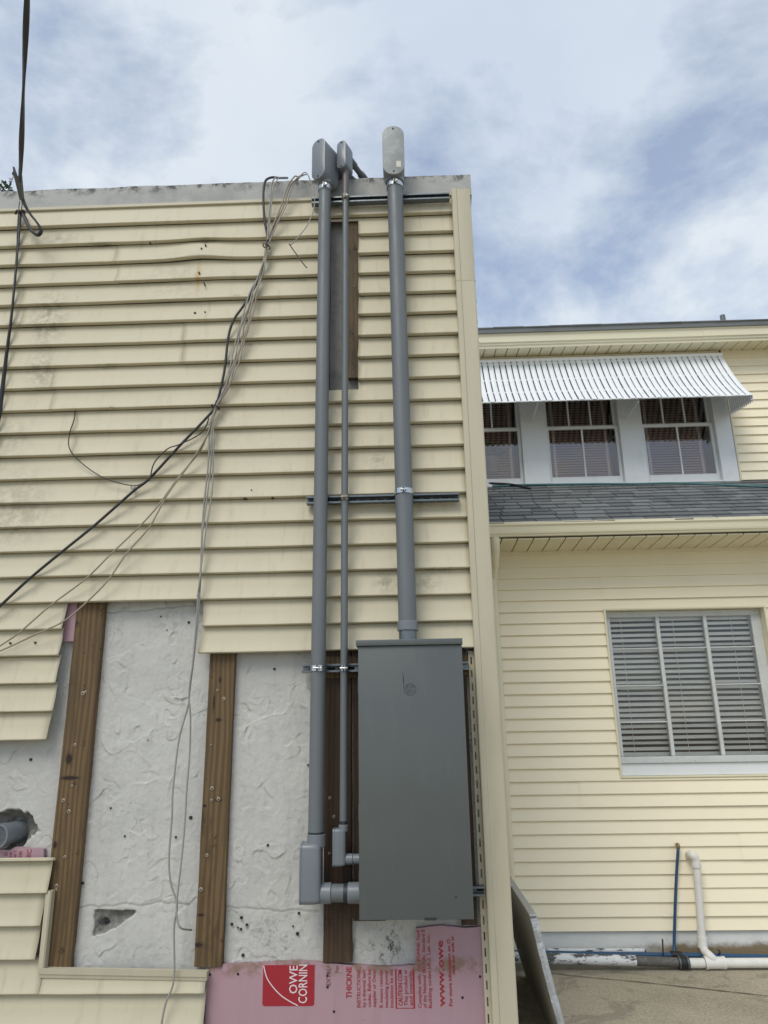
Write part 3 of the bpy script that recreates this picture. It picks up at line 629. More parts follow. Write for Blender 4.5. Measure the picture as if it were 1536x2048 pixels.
for (xa, ya, xb, yb) in ((824, 712, 827, 878), (899, 712, 902, 878), (827, 875, 899, 878)):
    a = U(*z6(xa, yb), YB); c = U(*z6(xb, ya), YB); bb.box(a.x, c.x, YB-.0012, YB+.001, a.z, c.z)
bb.obj('printed_frame', RED, pk)
for s, x, a, c, h in (('IIC', 58, 1714, 1699, 9), ('CTION', 40, 1726, 1703, 7), ('rmal l', 29, 1726, 1703, 6), ('efore', 20, 1725, 1705, 6), ('or O', 11, 1724, 1705, 6)): text(s, x, a, c, h, RED, ps)
for (x_, y_) in ((655, 1951), (655, 1974), (668, 2023), (960, 1953), (925, 1995), (476, 1948), (420, 1949)):
    q = U(x_, y_, YB); ab = B(); disc(ab, q, .006, .003, 8); ab.obj('nail', RUB, pk)

# ------------------------------------------------------------------ struts
def strut(x0, x1, zt_, yback, label, dep=.041):
    h = .041; t = .0026; yf_ = yback-dep; zb_ = zt_-h; lip = .009; k = .007
    pr = [(yback, zb_), (yf_, zb_), (yf_, zb_+lip), (yf_+k, zb_+lip), (yf_+k, zb_+lip-t), (yf_+t, zb_+lip-t), (yf_+t, zb_+t), (yback-t, zb_+t), (yback-t, zt_-t), (yf_+t, zt_-t), (yf_+t, zt_-lip+t), (yf_+k, zt_-lip+t), (yf_+k, zt_-lip), (yf_, zt_-lip), (yf_, zt_), (yback, zt_)]
    o = thing('strut_channel', label, 'metal channel', ((x0+x1)/2, yback, zb_), 'steel channels that carry the conduits')
    n = len(pr); vs = [(x, p[0], p[1]) for x in (x0, x1) for p in pr]
    fs = [(i, (i+1) % n, (i+1) % n+n, i+n) for i in range(n)]
    # end faces as quads around the thin section
    for e in (0, n):
        for q in ((0, 1, 6, 7), (1, 2, 5, 6), (2, 3, 4, 5), (0, 7, 8, 15), (8, 9, 14, 15), (9, 10, 13, 14), (10, 11, 12, 13)): fs.append(tuple(e+i for i in q))
    b = B(); b.add(vs, fs); b.obj('channel', GALV, o)
    x = x0+.03
    while x < x1-.03:
        sl = B(); zc_ = (zt_+zb_)/2
        pts = [(x+.02+.012*sg+.0065*math.cos(rad(a)), zc_+.0065*math.sin(rad(a))) for sg, a0 in ((1, -90), (-1, 90)) for a in range(a0, a0+181, 30)]
        sl.prism(pts, 'y', yback-t-.0008, yback-t+.0002).obj('slot', BLACK, o); x += .05
    return o
YB1 = -.026
strut(UX(623, 410, -.057), UX(900, 410, -.057), UZ(780, 392, -.057)+.003, YB1, 'galvanised channel at the top of the wall below the parapet')
strut(UX(613, 1000, -.057), UX(919, 1000, -.057), UZ(770, 990, -.057), YB1, 'galvanised channel halfway up the siding')
strut(UX(603, 1340, -.035), UX(938, 1340, -.035), UZ(650, 1328, -.035), .012, 'galvanised channel behind the top of the grey cabinet', dep=.047)
strut(UX(640, 1790, -.035), UX(970, 1790, -.035), UZ(958, 1773, -.035), .012, 'galvanised channel behind the bottom of the grey cabinet', dep=.047)

# ------------------------------------------------------------------ cabinet
YF = -.245
cx0, cx1 = UX(716, 1290, YF), UX(923.5, 1287, YF); cz1 = UZ(820, 1290, YF); cz0 = UZ(830, 1840, YF)
cab = thing('electrical_cabinet', 'tall grey green steel electrical cabinet fed by the conduits', 'electrical cabinet', ((cx0+cx1)/2, -.14, cz0))
B().box(cx0+.006, cx1-.006, YF+.022, -.037, cz0+.004, cz1, .004).obj('body', CAB, cab)
B().box(cx0, cx1, YF, YF+.021, cz0, cz1-.002, .0035, 2).obj('door', CAB, cab, smooth=True, angle=35)
hx0, hx1 = UX(711.5, 1280, YF-.012), UX(925, 1280, YF-.012); hz = UZ(820, 1278, YF-.012)
B().box(hx0, hx1, YF-.012, -.036, cz1-.001, hz, .003, 2).obj('hood', CAB, cab, smooth=True, angle=35)
p = U(820, 1378, YF); em = B(); 
em.tube([(p.x+.0265*math.cos(a), YF-.0005, p.z+.0265*math.sin(a)) for a in np.linspace(0, 2*math.pi, 41)], .0020, 6, cap=False)
emo = em.obj('emblem', CAB, cab, smooth=True)
e2 = B()
for q in range(4):
    a0 = q*math.pi/2+.3
    e2.tube([(p.x+(.0215-.002*t)*math.cos(a0+t*.45), YF-.0004, p.z+(.0215-.002*t)*math.sin(a0+t*.45)) for t in np.linspace(0, 3, 8)], .0013, 5)
def curl(pts): e2.tube(spline([(p.x+x*.026, YF-.0004, p.z+z*.026) for x, z in pts], 5), .0015, 5)
curl([(-.10, .35), (-.35, .50), (-.55, .15), (-.45, -.30), (-.20, -.35), (-.12, -.05), (-.35, -.05), (-.25, -.60)])
curl([(.45, .40), (.22, .48), (.10, .20), (.30, .05), (.08, -.15), (.18, -.48), (.48, -.35)])
e2.obj('emblem_lettering', CAB, emo, smooth=True)
a, c = U(805, 1342, YF), U(808, 1386, YF)
sb = B(); sb.add([(a.x, YF-.0008, a.z), (a.x+.0045, YF-.0008, a.z-.03), (c.x+.002, YF-.0008, c.z), (c.x-.0025, YF-.0008, c.z+.05)], [(0, 1, 2, 3)]); sb.obj('scratch', BLACK, cab)
q = U(861, 1838, YF); B().box(q.x-.026, q.x+.026, YF-.003, YF+.004, cz0-.002, cz0+.009, .001).obj('latch_slit', DARK, cab)  # dark block for the latch slit, its shade put into the colour
q = U(912, 1794, YF); ab = B(); disc(ab, q, .004, .002, 8); ab.obj('hole_mark', DARK, cab)  # dark disc for a small hole, shade put into the colour
for zz in (cz1-.18, cz1-.75, cz0+.15): B().box(cx0-.004, cx0+.01, YF+.03, YF+.06, zz-.04, zz+.04, .003).obj('hinge', CAB, cab)

# ------------------------------------------------------------------ conduits
def obround(W, H, n=12, rr=None):
    r = rr if rr else W/2
    pts = []
    for (sx, sz, a0) in ((1, 1, 0), (-1, 1, 90), (-1, -1, 180), (1, -1, 270)):
        for k in range(n+1):
            a = rad(a0+90*k/n); pts.append((sx*(W/2-r)+r*math.cos(a), sz*(H/2-r)+r*math.sin(a)))
    o = []
    for p in pts:
        if not o or math.hypot(p[0]-o[-1][0], p[1]-o[-1][1]) > 1e-5: o.append(p)
    return o
def loft(bb, rings):
    n = len(rings[0]); vs = [p for r in rings for p in r]; fs = []
    for i in range(len(rings)-1):
        for k in range(n): fs.append((i*n+k, i*n+(k+1) % n, (i+1)*n+(k+1) % n, (i+1)*n+k))
    fs += [tuple(range(n))[::-1], tuple(range((len(rings)-1)*n, len(rings)*n))]
    bb.add(vs, fs)
def fitting(parent, c, W, H, D, rotz, mat, cover_mat, rr=None, sticker=False, label=None):
    """conduit body: cover on its front (-y before turning), centred at c"""
    c = Vector(c); bb = B(); rings = []
    for (y, s) in ((-D/2, .97), (-D/2+.006, 1.0), (D/2-.028, 1.0), (D/2-.012, .94), (D/2-.003, .82), (D/2, .70)):
        e = W*(1-s); rings.append([(c.x+x, c.y+y, c.z+z) for x, z in obround(W-e, H-e, 8, (rr or W/2)-e/2 if not rr else max(rr-e/2, .004))])
    loft(bb, rings); bb.turn(rotz, c); o = bb.obj('conduit_body', mat, parent, smooth=True, angle=50)
    if label: o['label'] = label
    cb = B(); rings = []
    for (y, s) in ((-D/2-.0005, .99), (-D/2-.004, 1.015), (-D/2-.008, 1.0), (-D/2-.0095, .94)):
        e = W*(1-s); r_ = (rr or W/2); rings.append([(c.x+x, c.y+y, c.z+z) for x, z in obround(W-e, H-e, 8, max(r_-e/2, .004))])
    loft(cb, rings); cb.turn(rotz, c); cb.obj('cover', cover_mat, o, smooth=True, angle=40)
    for sz in (-1, 1):
        s = B(); q = c+Vector((0, -D/2-.009, sz*(H/2-W*.16))); disc(s, q, .006, .004, 8); s.turn(rotz, c); s.obj('cover_screw', DARK, o)
    if sticker:
        s = B(); s.box(c.x+W*.12, c.x+W*.34, c.y-D/2-.0105, c.y-D/2-.009, c.z-H*.36, c.z-H*.24); s.obj('sticker', STICK, o)
    return o
def vpipe(parent, x, y, z0_, z1_, r, mat=PVC, n=28, x1_=None, name='pipe'):
    x1_ = x if x1_ is None else x1_
    return B().tube([(x, y, z0_), ((x+x1_)/2+.0008, y, (z0_+z1_)/2), (x1_, y, z1_)], r, n).obj(name, mat, parent, smooth=True, angle=40)
def ring(parent, x, y, z0_, z1_, r, mat, name, n=28):
    e = .002
    return B().tube([(x, y, z0_), (x, y, z0_+e), (x, y, z1_-e), (x, y, z1_)], [r-e, r, r, r-e], n).obj(name, mat, parent, smooth=True, angle=40)
def strap(parent, x, y, z, r, mat, ystrut):
    bb = B(); h = .014
    for s in (-1, 1):
        pts = [(x+s*(r*.35), y+r+.004), (x+s*.006, y-r-.018), ]
        prof = []
        for a in np.linspace(-82, 75, 14):
            th = rad(a); prof.append((x+s*(r+.0022)*math.cos(th), y+(r+.0022)*math.sin(th)))
        prof = [(x+s*.005, y-r-.016)]+[(x+s*.005, y-r-.003)]+prof
        for i in range(len(prof)-1):
            (xa, ya), (xb, yb) = prof[i], prof[i+1]; t = Vector((xb-xa, yb-ya, 0)); 
            if t.length < 1e-6: continue
            nn = Vector((t.y, -t.x, 0)).normalized()*.0016*s
            bb.add([(xa, ya, z-h), (xb, yb, z-h), (xb, yb, z+h), (xa, ya, z+h), (xa+nn.x, ya+nn.y, z-h), (xb+nn.x, yb+nn.y, z-h), (xb+nn.x, yb+nn.y, z+h), (xa+nn.x, ya+nn.y, z+h)], [(0, 3, 2, 1), (4, 5, 6, 7), (0, 1, 5, 4), (1, 2, 6, 5), (2, 3, 7, 6), (3, 0, 4, 7)])
    o = bb.obj('strap', mat, parent)
    s = B(); s.tube([(x-.018, y-r-.010, z), (x+.018, y-r-.010, z)], .0038, 8); s.tube([(x+.008, y-r-.010, z), (x+.015, y-r-.010, z)], .008, 6); s.obj('clamp_bolt', mat, o)
YA, YS_ = -.100, -.085
# --- left, thick
rA = .0375
tA, bA = U(650, 385, YA), U(632, 1660, YA)
cA = thing('conduit_run', 'thick left grey conduit reaching from roof fitting down to low elbow box', 'conduit', (bA.x, YA, bA.z), 'grey plastic conduits on the wall')
xA = (tA.x+bA.x)/2; 
xt, xb = xA+(tA.x-bA.x)/2, xA-(tA.x-bA.x)/2
zhub = UZ(650, 360, YA)
vpipe(cA, xb, YA, bA.z-.02, zhub+.02, rA, x1_=xt)
ctr = U(651, 313, YA-.075); rot = rad(-30)
fA = fitting(cA, (xt+.006, YA+.012, ctr.z), .098, UZ(650, 279, YA-.075)-UZ(650, 357, YA-.075), .15, rot, PVCF, PVCF, rr=.045, label='upper elbow fitting turned toward the roof')
ring(cA, xt, YA, UZ(650, 372, YA), ctr.z-.08, rA*1.18, PVCF, 'hub')
ring(cA, xt, YA, UZ(650, 386, YA), UZ(650, 370, YA)-.001, rA*1.045, PVC, 'sleeve')
strap(cA, xt, YA, UZ(650, 379, YA)+.0, rA, STRAP, 0)
dirA = Vector((math.sin(rad(34)), math.cos(rad(34)), 0)); s0 = Vector((xt, YA, ctr.z+.055))+dirA*.06
B().tube([s0, s0+dirA*.10, s0+dirA*.101, s0+dirA*1.05], [rA*1.2, rA*1.2, rA, rA], 24).obj('roof_pipe', PVC, cA, smooth=True, angle=40)
strap(cA, xb+(xt-xb)*.22, YA, UZ(640, 1337, YA), rA, STRAP, 0)
# low elbow box, its cover on the left side
zt_, zb_ = UZ(625, 1684, YA), UZ(625, 1806, YA); xl, xr = UX(603, 1750, YA), UX(646, 1750, YA)
fitting(cA, ((xl+xr)/2, YA, (zt_+zb_)/2), .115, zt_-zb_, xr-xl-.012, rad(-90), PVCF, PVCF, rr=.024, label='low elbow fitting with its cover on the left')
ring(cA, xb+.002, YA, zt_-.02, UZ(630, 1668, YA), rA*1.16, PVCF, 'hub'); ring(cA, xb, YA, UZ(630, 1668, YA), UZ(630, 1663, YA), rA*1.02, GLUE, 'glue_band')
zh = UZ(680, 1786, YA)
def hring(parent, x0, x1, y, z, r, mat, name): return B().tube([(x0, y, z), (x0+.002, y, z), (x1-.002, y, z), (x1, y, z)], [r-.002, r, r, r-.002], 24).obj(name, mat, parent, smooth=True, angle=40)
hx = UX(644, 1786, YA); hring(cA, hx-.02, UX(663, 1786, YA), YA, zh, rA*1.2, PVCF, 'hub'); hring(cA, UX(661, 1786, YA), UX(700, 1786, YA), YA, zh, rA*1.03, PVC, 'nipple')
hring(cA, UX(687, 1786, YA), UX(697, 1786, YA), YA, zh, rA*1.05, GLUE, 'thread'); hring(cA, UX(696, 1786, YA), cx0+.007, YA, zh, rA*1.2, PVCF, 'adapter')
# --- middle, thin
rS = .0185
tS, bS = U(691, 400, YS_), U(687, 1640, YS_); xS = (tS.x+bS.x)/2; xst, xsb = tS.x, bS.x
cS = thing('conduit_run', 'thin middle grey conduit crossing the wall slot to a small elbow box', 'conduit', (bS.x, YS_, bS.z), 'grey plastic conduits on the wall')
zbr = UZ(691, 386, YS_)
vpipe(cS, xsb, YS_, bS.z-.03, zbr, rS, x1_=xst); vpipe(cS, xst, YS_, zbr+.0005, UZ(691, 335, YS_), rS*1.02, PVCB, name='upper_pipe')
zs1, zs0 = UZ(692, 281, YS_-.04), UZ(692, 334, YS_-.04)
fitting(cS, (xst, YS_+.014, (zs1+zs0)/2), .062, zs1-zs0, .095, rad(-24), PVCF, PVCF, rr=.027, label='small upper elbow fitting beside the thick one')
ring(cS, xst, YS_, UZ(691, 341, YS_), zs0+.02, rS*1.3, PVCF, 'hub')
dirS = Vector((math.sin(rad(26)), math.cos(rad(26)), 0)); s0 = Vector((xst, YS_, (zs1+zs0)/2+.03))+dirS*.04
B().tube([s0, s0+dirS*.07, s0+dirS*.071, s0+dirS*.15, s0+dirS*.151, s0+dirS*.25, s0+dirS*.251, s0+dirS*1.05], [rS*1.25]*2+[rS]*2+[rS*1.3]*2+[rS]*2, 20).obj('roof_pipe', PVC, cS, smooth=True, angle=40)
strap(cS, xst, YS_, UZ(691, 397, YS_), rS, BRONZE, 0); strap(cS, xst+(xsb-xst)*.5, YS_, UZ(690, 996, YS_), rS, BRONZE, 0); strap(cS, xst+(xsb-xst)*.78, YS_, UZ(688, 1337, YS_), rS, STRAP, 0)
zt_, zb_ = UZ(680, 1656, YS_), UZ(680, 1732, YS_); xl, xr = UX(668, 1690, YS_), UX(694, 1690, YS_)
fitting(cS, ((xl+xr)/2, YS_, (zt_+zb_)/2), .065, zt_-zb_, xr-xl-.010, rad(-90), PVCF, PVCF, rr=.014, label='small low elbow fitting against the cabinet')
ring(cS, xsb, YS_, zt_-.015, UZ(686, 1649, YS_), rS*1.25, PVCF, 'hub'); ring(cS, xsb, YS_, UZ(686, 1649, YS_), UZ(686, 1641, YS_), rS*1.03, GLUE, 'glue_band')
zh = UZ(700, 1718, YS_); hring(cS, xr-.015, UX(706, 1718, YS_), YS_, zh, rS*1.3, PVCF, 'hub'); hring(cS, UX(706, 1718, YS_), cx0+.007, YS_, zh, rS*1.2, PVCF, 'adapter')
# --- right, thickest
rB = .0465; YR = -.112
tB, bB = U(790, 385, YR), U(815, 1240, YR)
cB = thing('conduit_run', 'thickest right grey conduit standing on the cabinet with an oval front cover', 'conduit', (bB.x, YR, bB.z), 'grey plastic conduits on the wall')
zcap = hz+.0
vpipe(cB, bB.x, YR, UZ(815, 1250, YR), UZ(789, 360, YR), rB, x1_=tB.x)
ring(cB, bB.x, YR, UZ(816, 1262, YR), UZ(816, 1243, YR), rB*1.14, PVCF, 'adapter'); ring(cB, bB.x, YR, zcap+.003, UZ(816, 1262, YR)+.001, rB*.98, GALV, 'thread')
ring(cB, bB.x, YR, zcap, zcap+.008, rB*1.28, GALV, 'locknut', 16)
zr1, zr0 = UZ(788, 254, YR-.07), UZ(788, 350, YR-.07)
fitting(cB, (tB.x-.004, YR-.005, (zr1+zr0)/2), .130, zr1-zr0, .13, 0, PVCF, COVER, sticker=True, label='oval conduit fitting with a pale weathered cover')
ring(cB, tB.x-.001, YR+.004, UZ(789, 366, YR), zr0+.06, rB*1.22, PVCF, 'hub')
strap(cB, tB.x, YR, UZ(790, 374, YR), rB, STRAP, 0); strap(cB, bB.x+(tB.x-bB.x)*.3, YR, UZ(806, 985, YR), rB, STRAP, 0)
s0 = Vector((tB.x-.004, YR+.05, zr1-.09)); B().tube([s0, s0+Vector((0, .1, 0)), s0+Vector((0, .101, 0)), s0+Vector((0, 1.7, 0))], [rB*1.2, rB*1.2, rB, rB], 24).obj('roof_pipe', PVC, cB, smooth=True, angle=40)
# pipe stub in the broken hole
st_ = thing('pipe_stub', 'short grey plastic pipe end poking out of the broken stucco hole', 'pipe', tuple(U(14, 1668, TS)))
p0, p1 = U(-4, 1672, -.01), U(40, 1662, .14)
d = (p1-p0).normalized(); R_ = .055
B().tube([p0+d*.006, p0, p0, p0+d*.05, p0+d*.0505, p1], [R_*.80, R_*.83, R_*1.0, R_*1.0, R_*.94, R_*.94], 26, cap=False).obj('pipe', PVCF, st_, smooth=True, angle=30)
B().tube([p0+d*.006, p0+d*.12], [R_*.80, R_*.80], 20, cap=False).obj('bore', BLACK, st_)
B().tube([p0+d*.119, p0+d*.12], R_*.8, 20).obj('bore_end', BLACK, st_)  # black disc added to close the bore, shade inside the open pipe as colour

# ------------------------------------------------------------------ cables
def cable(name, pts, Y, r, mat, label, jit=0.0, k=5, n=7, **kw):
    P = pxpath(pts, Y, k, jit); b = B(); b.tube(P, r, n, **kw); o = b.obj(name, mat, None, smooth=True)
    return tag(o, label, 'cable', 'cables on the siding')
BUN = [(533, 500), (522, 545), (508, 582), (496, 618), (487, 650), (478, 690), (466, 730), (452, 775), (434, 812)]
cable('black_cable', [(575, 356, .2), (559, 356, .02), (543, 355), (531, 362), (527, 382), (527, 410), (529, 440), (535, 477), (532, 500), (524, 540), (505, 582), (486, 613), (468, 639), (457, 672), (451, 724), (446, 756), (432, 810), (408, 841), (359, 892), (299, 957), (266, 983), (190, 1050), (121, 1106), (56, 1160), (0, 1212), (-130, 1330), (-420, 1585), (-720, 1840)], -.045, .0075, CBLK, 'thick black cable running from the wire bundle down to the lower left')
def bpath(i):
    o = []
    for j, (x, y) in enumerate(BUN):
        w = math.sin(math.pi*j/(len(BUN)-1)); o.append((x+w*(i*4.6-7)+2.2*math.sin(j*2.1+i*1.9), y))
    return o
V1 = [(420, 852), (418, 905), (415, 945), (408, 1010), (404, 1066), (402, 1139), (399, 1195), (395, 1250), (387, 1320), (379, 1384)]
cable('grey_cable', [(560, 357, .12), (550, 356), (543, 372), (541, 401), (536, 453), (534, 492)]+bpath(0)+V1+[(376, 1413), (358, 1480), (346, 1580), (344, 1633), (338, 1717), (342, 1767), (354, 1808), (348, 1858), (348, 1958), (331, 2008), (322, 2056), (316, 2110)], -.050, .0046, CGRY, 'pale grey cable hanging down to the bottom edge past the stucco')
cable('grey_cable', [(613, 349, .12), (607, 350), (600, 354), (584, 376), (572, 412), (552, 452), (535, 494)]+bpath(1)+[(424, 853), (423, 905), (420, 945), (412, 1010), (405, 1066), (401, 1139), (396, 1195), (392, 1250), (386, 1320), (378, 1384), (381, 1438), (379, 1513), (374, 1570), (369, 1654), (362, 1729), (354, 1800), (354, 1837), (362, 1856), (383, 1860, .01)], -.056, .0042, CGRY, 'pale grey cable ending beside the second wooden strip')
cable('beige_cable', [(605, 352, .12), (598, 353), (580, 374), (568, 410), (549, 452), (537, 490)]+bpath(2)+[(425, 840), (413, 874), (398, 905), (355, 957), (315, 1013), (274, 1058), (222, 1108), (170, 1159), (101, 1211), (40, 1264), (0, 1292), (-120, 1370), (-420, 1580), (-720, 1780)], -.052, .0044, CBEI, 'upper of two beige cables fanning out to the lower left')
cable('beige_cable', [(595, 353, .12), (588, 354), (574, 376), (563, 410), (546, 452), (532, 490)]+bpath(3)+[(424, 840), (411, 877), (380, 927), (335, 989), (299, 1054), (254, 1106), (214, 1163), (166, 1211), (125, 1244), (73, 1268), (0, 1302), (-120, 1350), (-420, 1490), (-720, 1640)], -.060, .0046, CBEI, 'lower of two beige cables fanning out to the lower left')
cable('grey_cable', [(566, 357, .12), (557, 356), (546, 380), (543, 410), (538, 455), (534, 486)]+bpath(4)+[(426, 845), (428, 880), (426, 930), (424, 985), (414, 1045), (407, 1095), (402, 1139), (397, 1180), (393, 1202, .01), (391, 1225, .03)], -.063, .0038, CGRY, 'pale grey cable slipping behind the cut siding edge')
cable('black_wire', [(418, 836), (410, 856), (394, 872), (359, 889), (335, 898), (309, 925), (301, 953), (299, 962)], -.066, .0036, CBLK, 'thin black wire looping above the thick black cable')
cable('dark_wire', [(150, 822, -.012), (148, 840), (139, 868), (139, 897), (162, 925), (202, 953), (242, 967), (272, 971), (290, 964)], -.040, .0030, CBLK, 'thin dark wire sagging from the siding to the black cable')
cable('grey_wire', [(590, 362, .1), (600, 352, .0), (612, 345), (622, 365), (629, 392), (627, 420), (615, 450), (600, 470), (588, 484), (581, 490)], -.16, .0032, CGRY, 'loose grey wire bowing out beside the left conduit')
cable('brown_wire', [(578, 487), (586, 499), (597, 514), (607, 528), (614, 536)], -.16, .0034, CBRN, 'short brown wire end hanging from the loose grey wire')
for (x_, y_, lb) in ((533, 493, 'black tie round the wire bundle near the parapet'), (431, 814, 'black tie round the wire bundle where the cables fan out')):
    q = U(x_, y_, -.052); tb = B(); t = Vector((.45, 0, 1)).normalized(); e1 = Vector((1, 0, -.45)).normalized(); e2 = Vector((0, 1, 0))
    tb.tube([q+e1*.024*math.cos(a)+e2*.024*math.sin(a) for a in np.linspace(0, 2*math.pi, 17)], .004, 6, cap=False); tb.tube([q+e2*-.02, q+e2*-.03+t*.03], .003, 5)
    tag(tb.obj('cable_tie', CBLK, None), lb, 'cable tie', 'ties on the wire bundle')
q = U(266, 975, -.045); tb = B(); tb.tube([q+Vector((.011*math.cos(a), 0, .011*math.sin(a))) for a in np.linspace(0, 2*math.pi, 13)], .003, 6, cap=False); tb.tube([q+Vector((0, .045, 0)), q], .003, 6)
tag(tb.obj('eye_hook', GALV, None), 'small metal eye hook holding the black cable', 'hook')
# service drop: comes from overhead behind the viewer, ends in a wedge clamp
sd = thing('service_drop', 'twisted black overhead cable tied off with a wedge clamp at the left', 'cable', tuple(U(38, 425, -.02)))
pc = U(40, 372, -.20); pt = U(52, 0, -1.35); dv = (pt-pc)
P = []
for i in range(90):
    t = i/89*2.6; q = pc+dv*t+Vector((0, 0, .05*t*t)); P.append(q)
n_first = 0
B().tube(P, .01, 10, flat=(.0145, .0075), twist=.16).obj('drop_cable', CBLK, sd, smooth=True)
tcl = (U(36, 352, -.26)-U(44, 400, -.17)); a = U(44, 400, -.17); t = tcl.normalized(); sdv = t.cross(Vector((0, 1, 0))).normalized(); nv = t.cross(sdv)
vs = []
for (s, w, h) in ((0, .010, .010), (tcl.length, .020, .012)):
    for (i, j) in ((-1, -1), (1, -1), (1, 1), (-1, 1)): vs.append(a+t*s+sdv*w*i+nv*h*j)
wb = B(); wb.add(vs, [(0, 1, 2, 3), (4, 5, 6, 7), (0, 1, 5, 4), (1, 2, 6, 5), (2, 3, 7, 6), (3, 0, 4, 7)])
for s_ in (-1, 1): wb.add([a+t*tcl.length+sdv*.020*s_-nv*.012, a+t*tcl.length+sdv*.008*s_-nv*.012, a+t*(tcl.length+.05)+sdv*.018*s_-nv*.01, a+t*tcl.length+sdv*.020*s_+nv*.012, a+t*tcl.length+sdv*.008*s_+nv*.012, a+t*(tcl.length+.05)+sdv*.018*s_+nv*.01], [(0, 1, 2), (3, 5, 4), (0, 2, 5, 3), (1, 4, 5, 2), (0, 3, 4, 1)])
wb.obj('wedge_clamp', WEDGE, sd)
bw = B(); bw.tube(pxpath([(40, 402, -.17), (38, 412, -.10), (38, 424, -.03)], 0), .0028, 6); bw.tube(pxpath([(44, 402, -.17), (44, 412, -.10), (42, 424, -.03)], 0), .0028, 6); bw.obj('bail_wire', DARK, sd)
kb = B(); kb.tube(pxpath([(31, 428, -.04), (35, 421, -.06), (41, 424, -.06), (47, 421, -.05), (49, 430, -.03)], 0), .007, 7); kb.tube([U(40, 422, .0), U(40, 423, -.07)], .008, 8); kb.obj('hook', DARK, sd)
B().tube(pxpath([(45, 398, -.17), (52, 414, -.16), (62, 430, -.15), (76, 448, -.14), (82, 462, -.13), (76, 470, -.12), (66, 464, -.10), (56, 450, -.08), (50, 436, -.06), (45, 426, -.05)], 0, 7), .01, 9, flat=(.0115, .0065), twist=.08).obj('slack_loop', CBLK, sd, smooth=True)
B().tube(pxpath([(40, 426, -.05), (37, 470, -.04), (35, 500, -.04), (29, 570, -.04), (22, 640, -.04), (13, 710, -.04), (5, 775, -.04), (-2, 830, -.04), (-16, 900, -.04), (-50, 1100, -.04), (-105, 1400, -.04), (-160, 1700, -.04), (-230, 2050, -.04)], 0, 7), .01, 9, flat=(.0130, .007), twist=.05).obj('tail_cable', CBLK, sd, smooth=True)

# weeds on the roof edge
def weed(px, py, hpx, label, seed):
    r = random.Random(seed); base = U(px, py+8, .2); top = U(px+3, py-hpx, .2); h = top.z-base.z
    o = thing('weed', label, 'plant', tuple(base), 'weeds on the roof edge'); sb = B(); lb = B()
    for s in range(4):
        dx, dy = r.uniform(-.05, .05), r.uniform(-.05, .05); hh = h*r.uniform(.6, 1)
        pts = [base, base+Vector((dx*.4, dy*.4, hh*.5)), base+Vector((dx, dy, hh))]; sb.tube(spline(pts, 4), .0022, 5)
        for k in range(9):
            q = pts[0].lerp(pts[2], .3+.7*k/8); a = r.uniform(0, 6.28); L = r.uniform(.018, .035); t = Vector((math.cos(a), math.sin(a), r.uniform(.1, .8))).normalized(); n_ = t.cross(Vector((0, 0, 1))).normalized()*L*.25
            lb.add([q, q+t*L*.5+n_, q+t*L, q+t*L*.5-n_], [(0, 1, 2, 3)])
    sb.obj('stem', LEAF, o); lb.obj('leaves', LEAF, o)
weed(18, 374, 12, 'tiny weed sprouting on the parapet beside the wedge clamp', 1); weed(3, 375, 8, 'tiny weed on the parapet at the left picture edge', 2)

# ------------------------------------------------------------------ right house
hs = thing('clapboard_house', 'two storey cream sided house with awning, dark shingle roof and white windows', 'house', (2.6, 4.0, 0))
HX0, HX1 = .62, 4.8
rows = [1138, 1159.5, 1180.5, 1202, 1224.4, 1247, 1271, 1294, 1317, 1340, 1364, 1388.6, 1413, 1438, 1463, 1488, 1513.5, 1539, 1565, 1591.5, 1616.3, 1643.4, 1670, 1696.7, 1724, 1751, 1778.5, 1806.3, 1834.6, 1863]
hzv = [UZ(1000+(y-1138)*.1, y, YL-.01) for y in rows]; A_ = np.polyfit(range(len(hzv)), hzv, 1); HE = -A_[0]; hz0 = A_[1]
def hz_(n): return hz0-n*HE
zfound = hz_(29)
wxl, wxr = UX(1211, 1230, YL), UX(1528, 1230, YL); wzt, wzb = UZ(1300, 1219, YL), UZ(1300, 1552, YL)
# walls behind the cladding, with a window opening
zg_s = UZ(1270, 1099, YL)                         # soffit meets wall
B().box(HX0, wxl-.02, YL+.004, YL+.16, zfound-.005, zg_s+.3).obj('wall', INT, hs)
B().box(wxr+.02, HX1, YL+.004, YL+.16, zfound-.005, zg_s+.3).obj('wall', INT, hs)
B().box(wxl-.019, wxr+.019, YL+.004, YL+.16, wzt+.015, zg_s+.3).obj('wall', INT, hs)
B().box(wxl-.019, wxr+.019, YL+.004, YL+.16, zfound-.005, wzb-.015).obj('wall', INT, hs)
B().box(HX0, HX1, YL+.9, YL+.95, -.1, 3.6).obj('inner_wall', INT, hs)
B().box(HX0-.0, HX0+.02, YL+.161, YU-.02, -.1, 3.2).obj('side_wall', HSID, hs); B().box(HX0, HX0+.02, YU-.019, 8, -.1, 5.0).obj('side_wall', HSID, hs)
B().box(HX0, HX1, YL+.012, YL+.2, -.2, zfound-.006).obj('foundation', FOUND, hs)
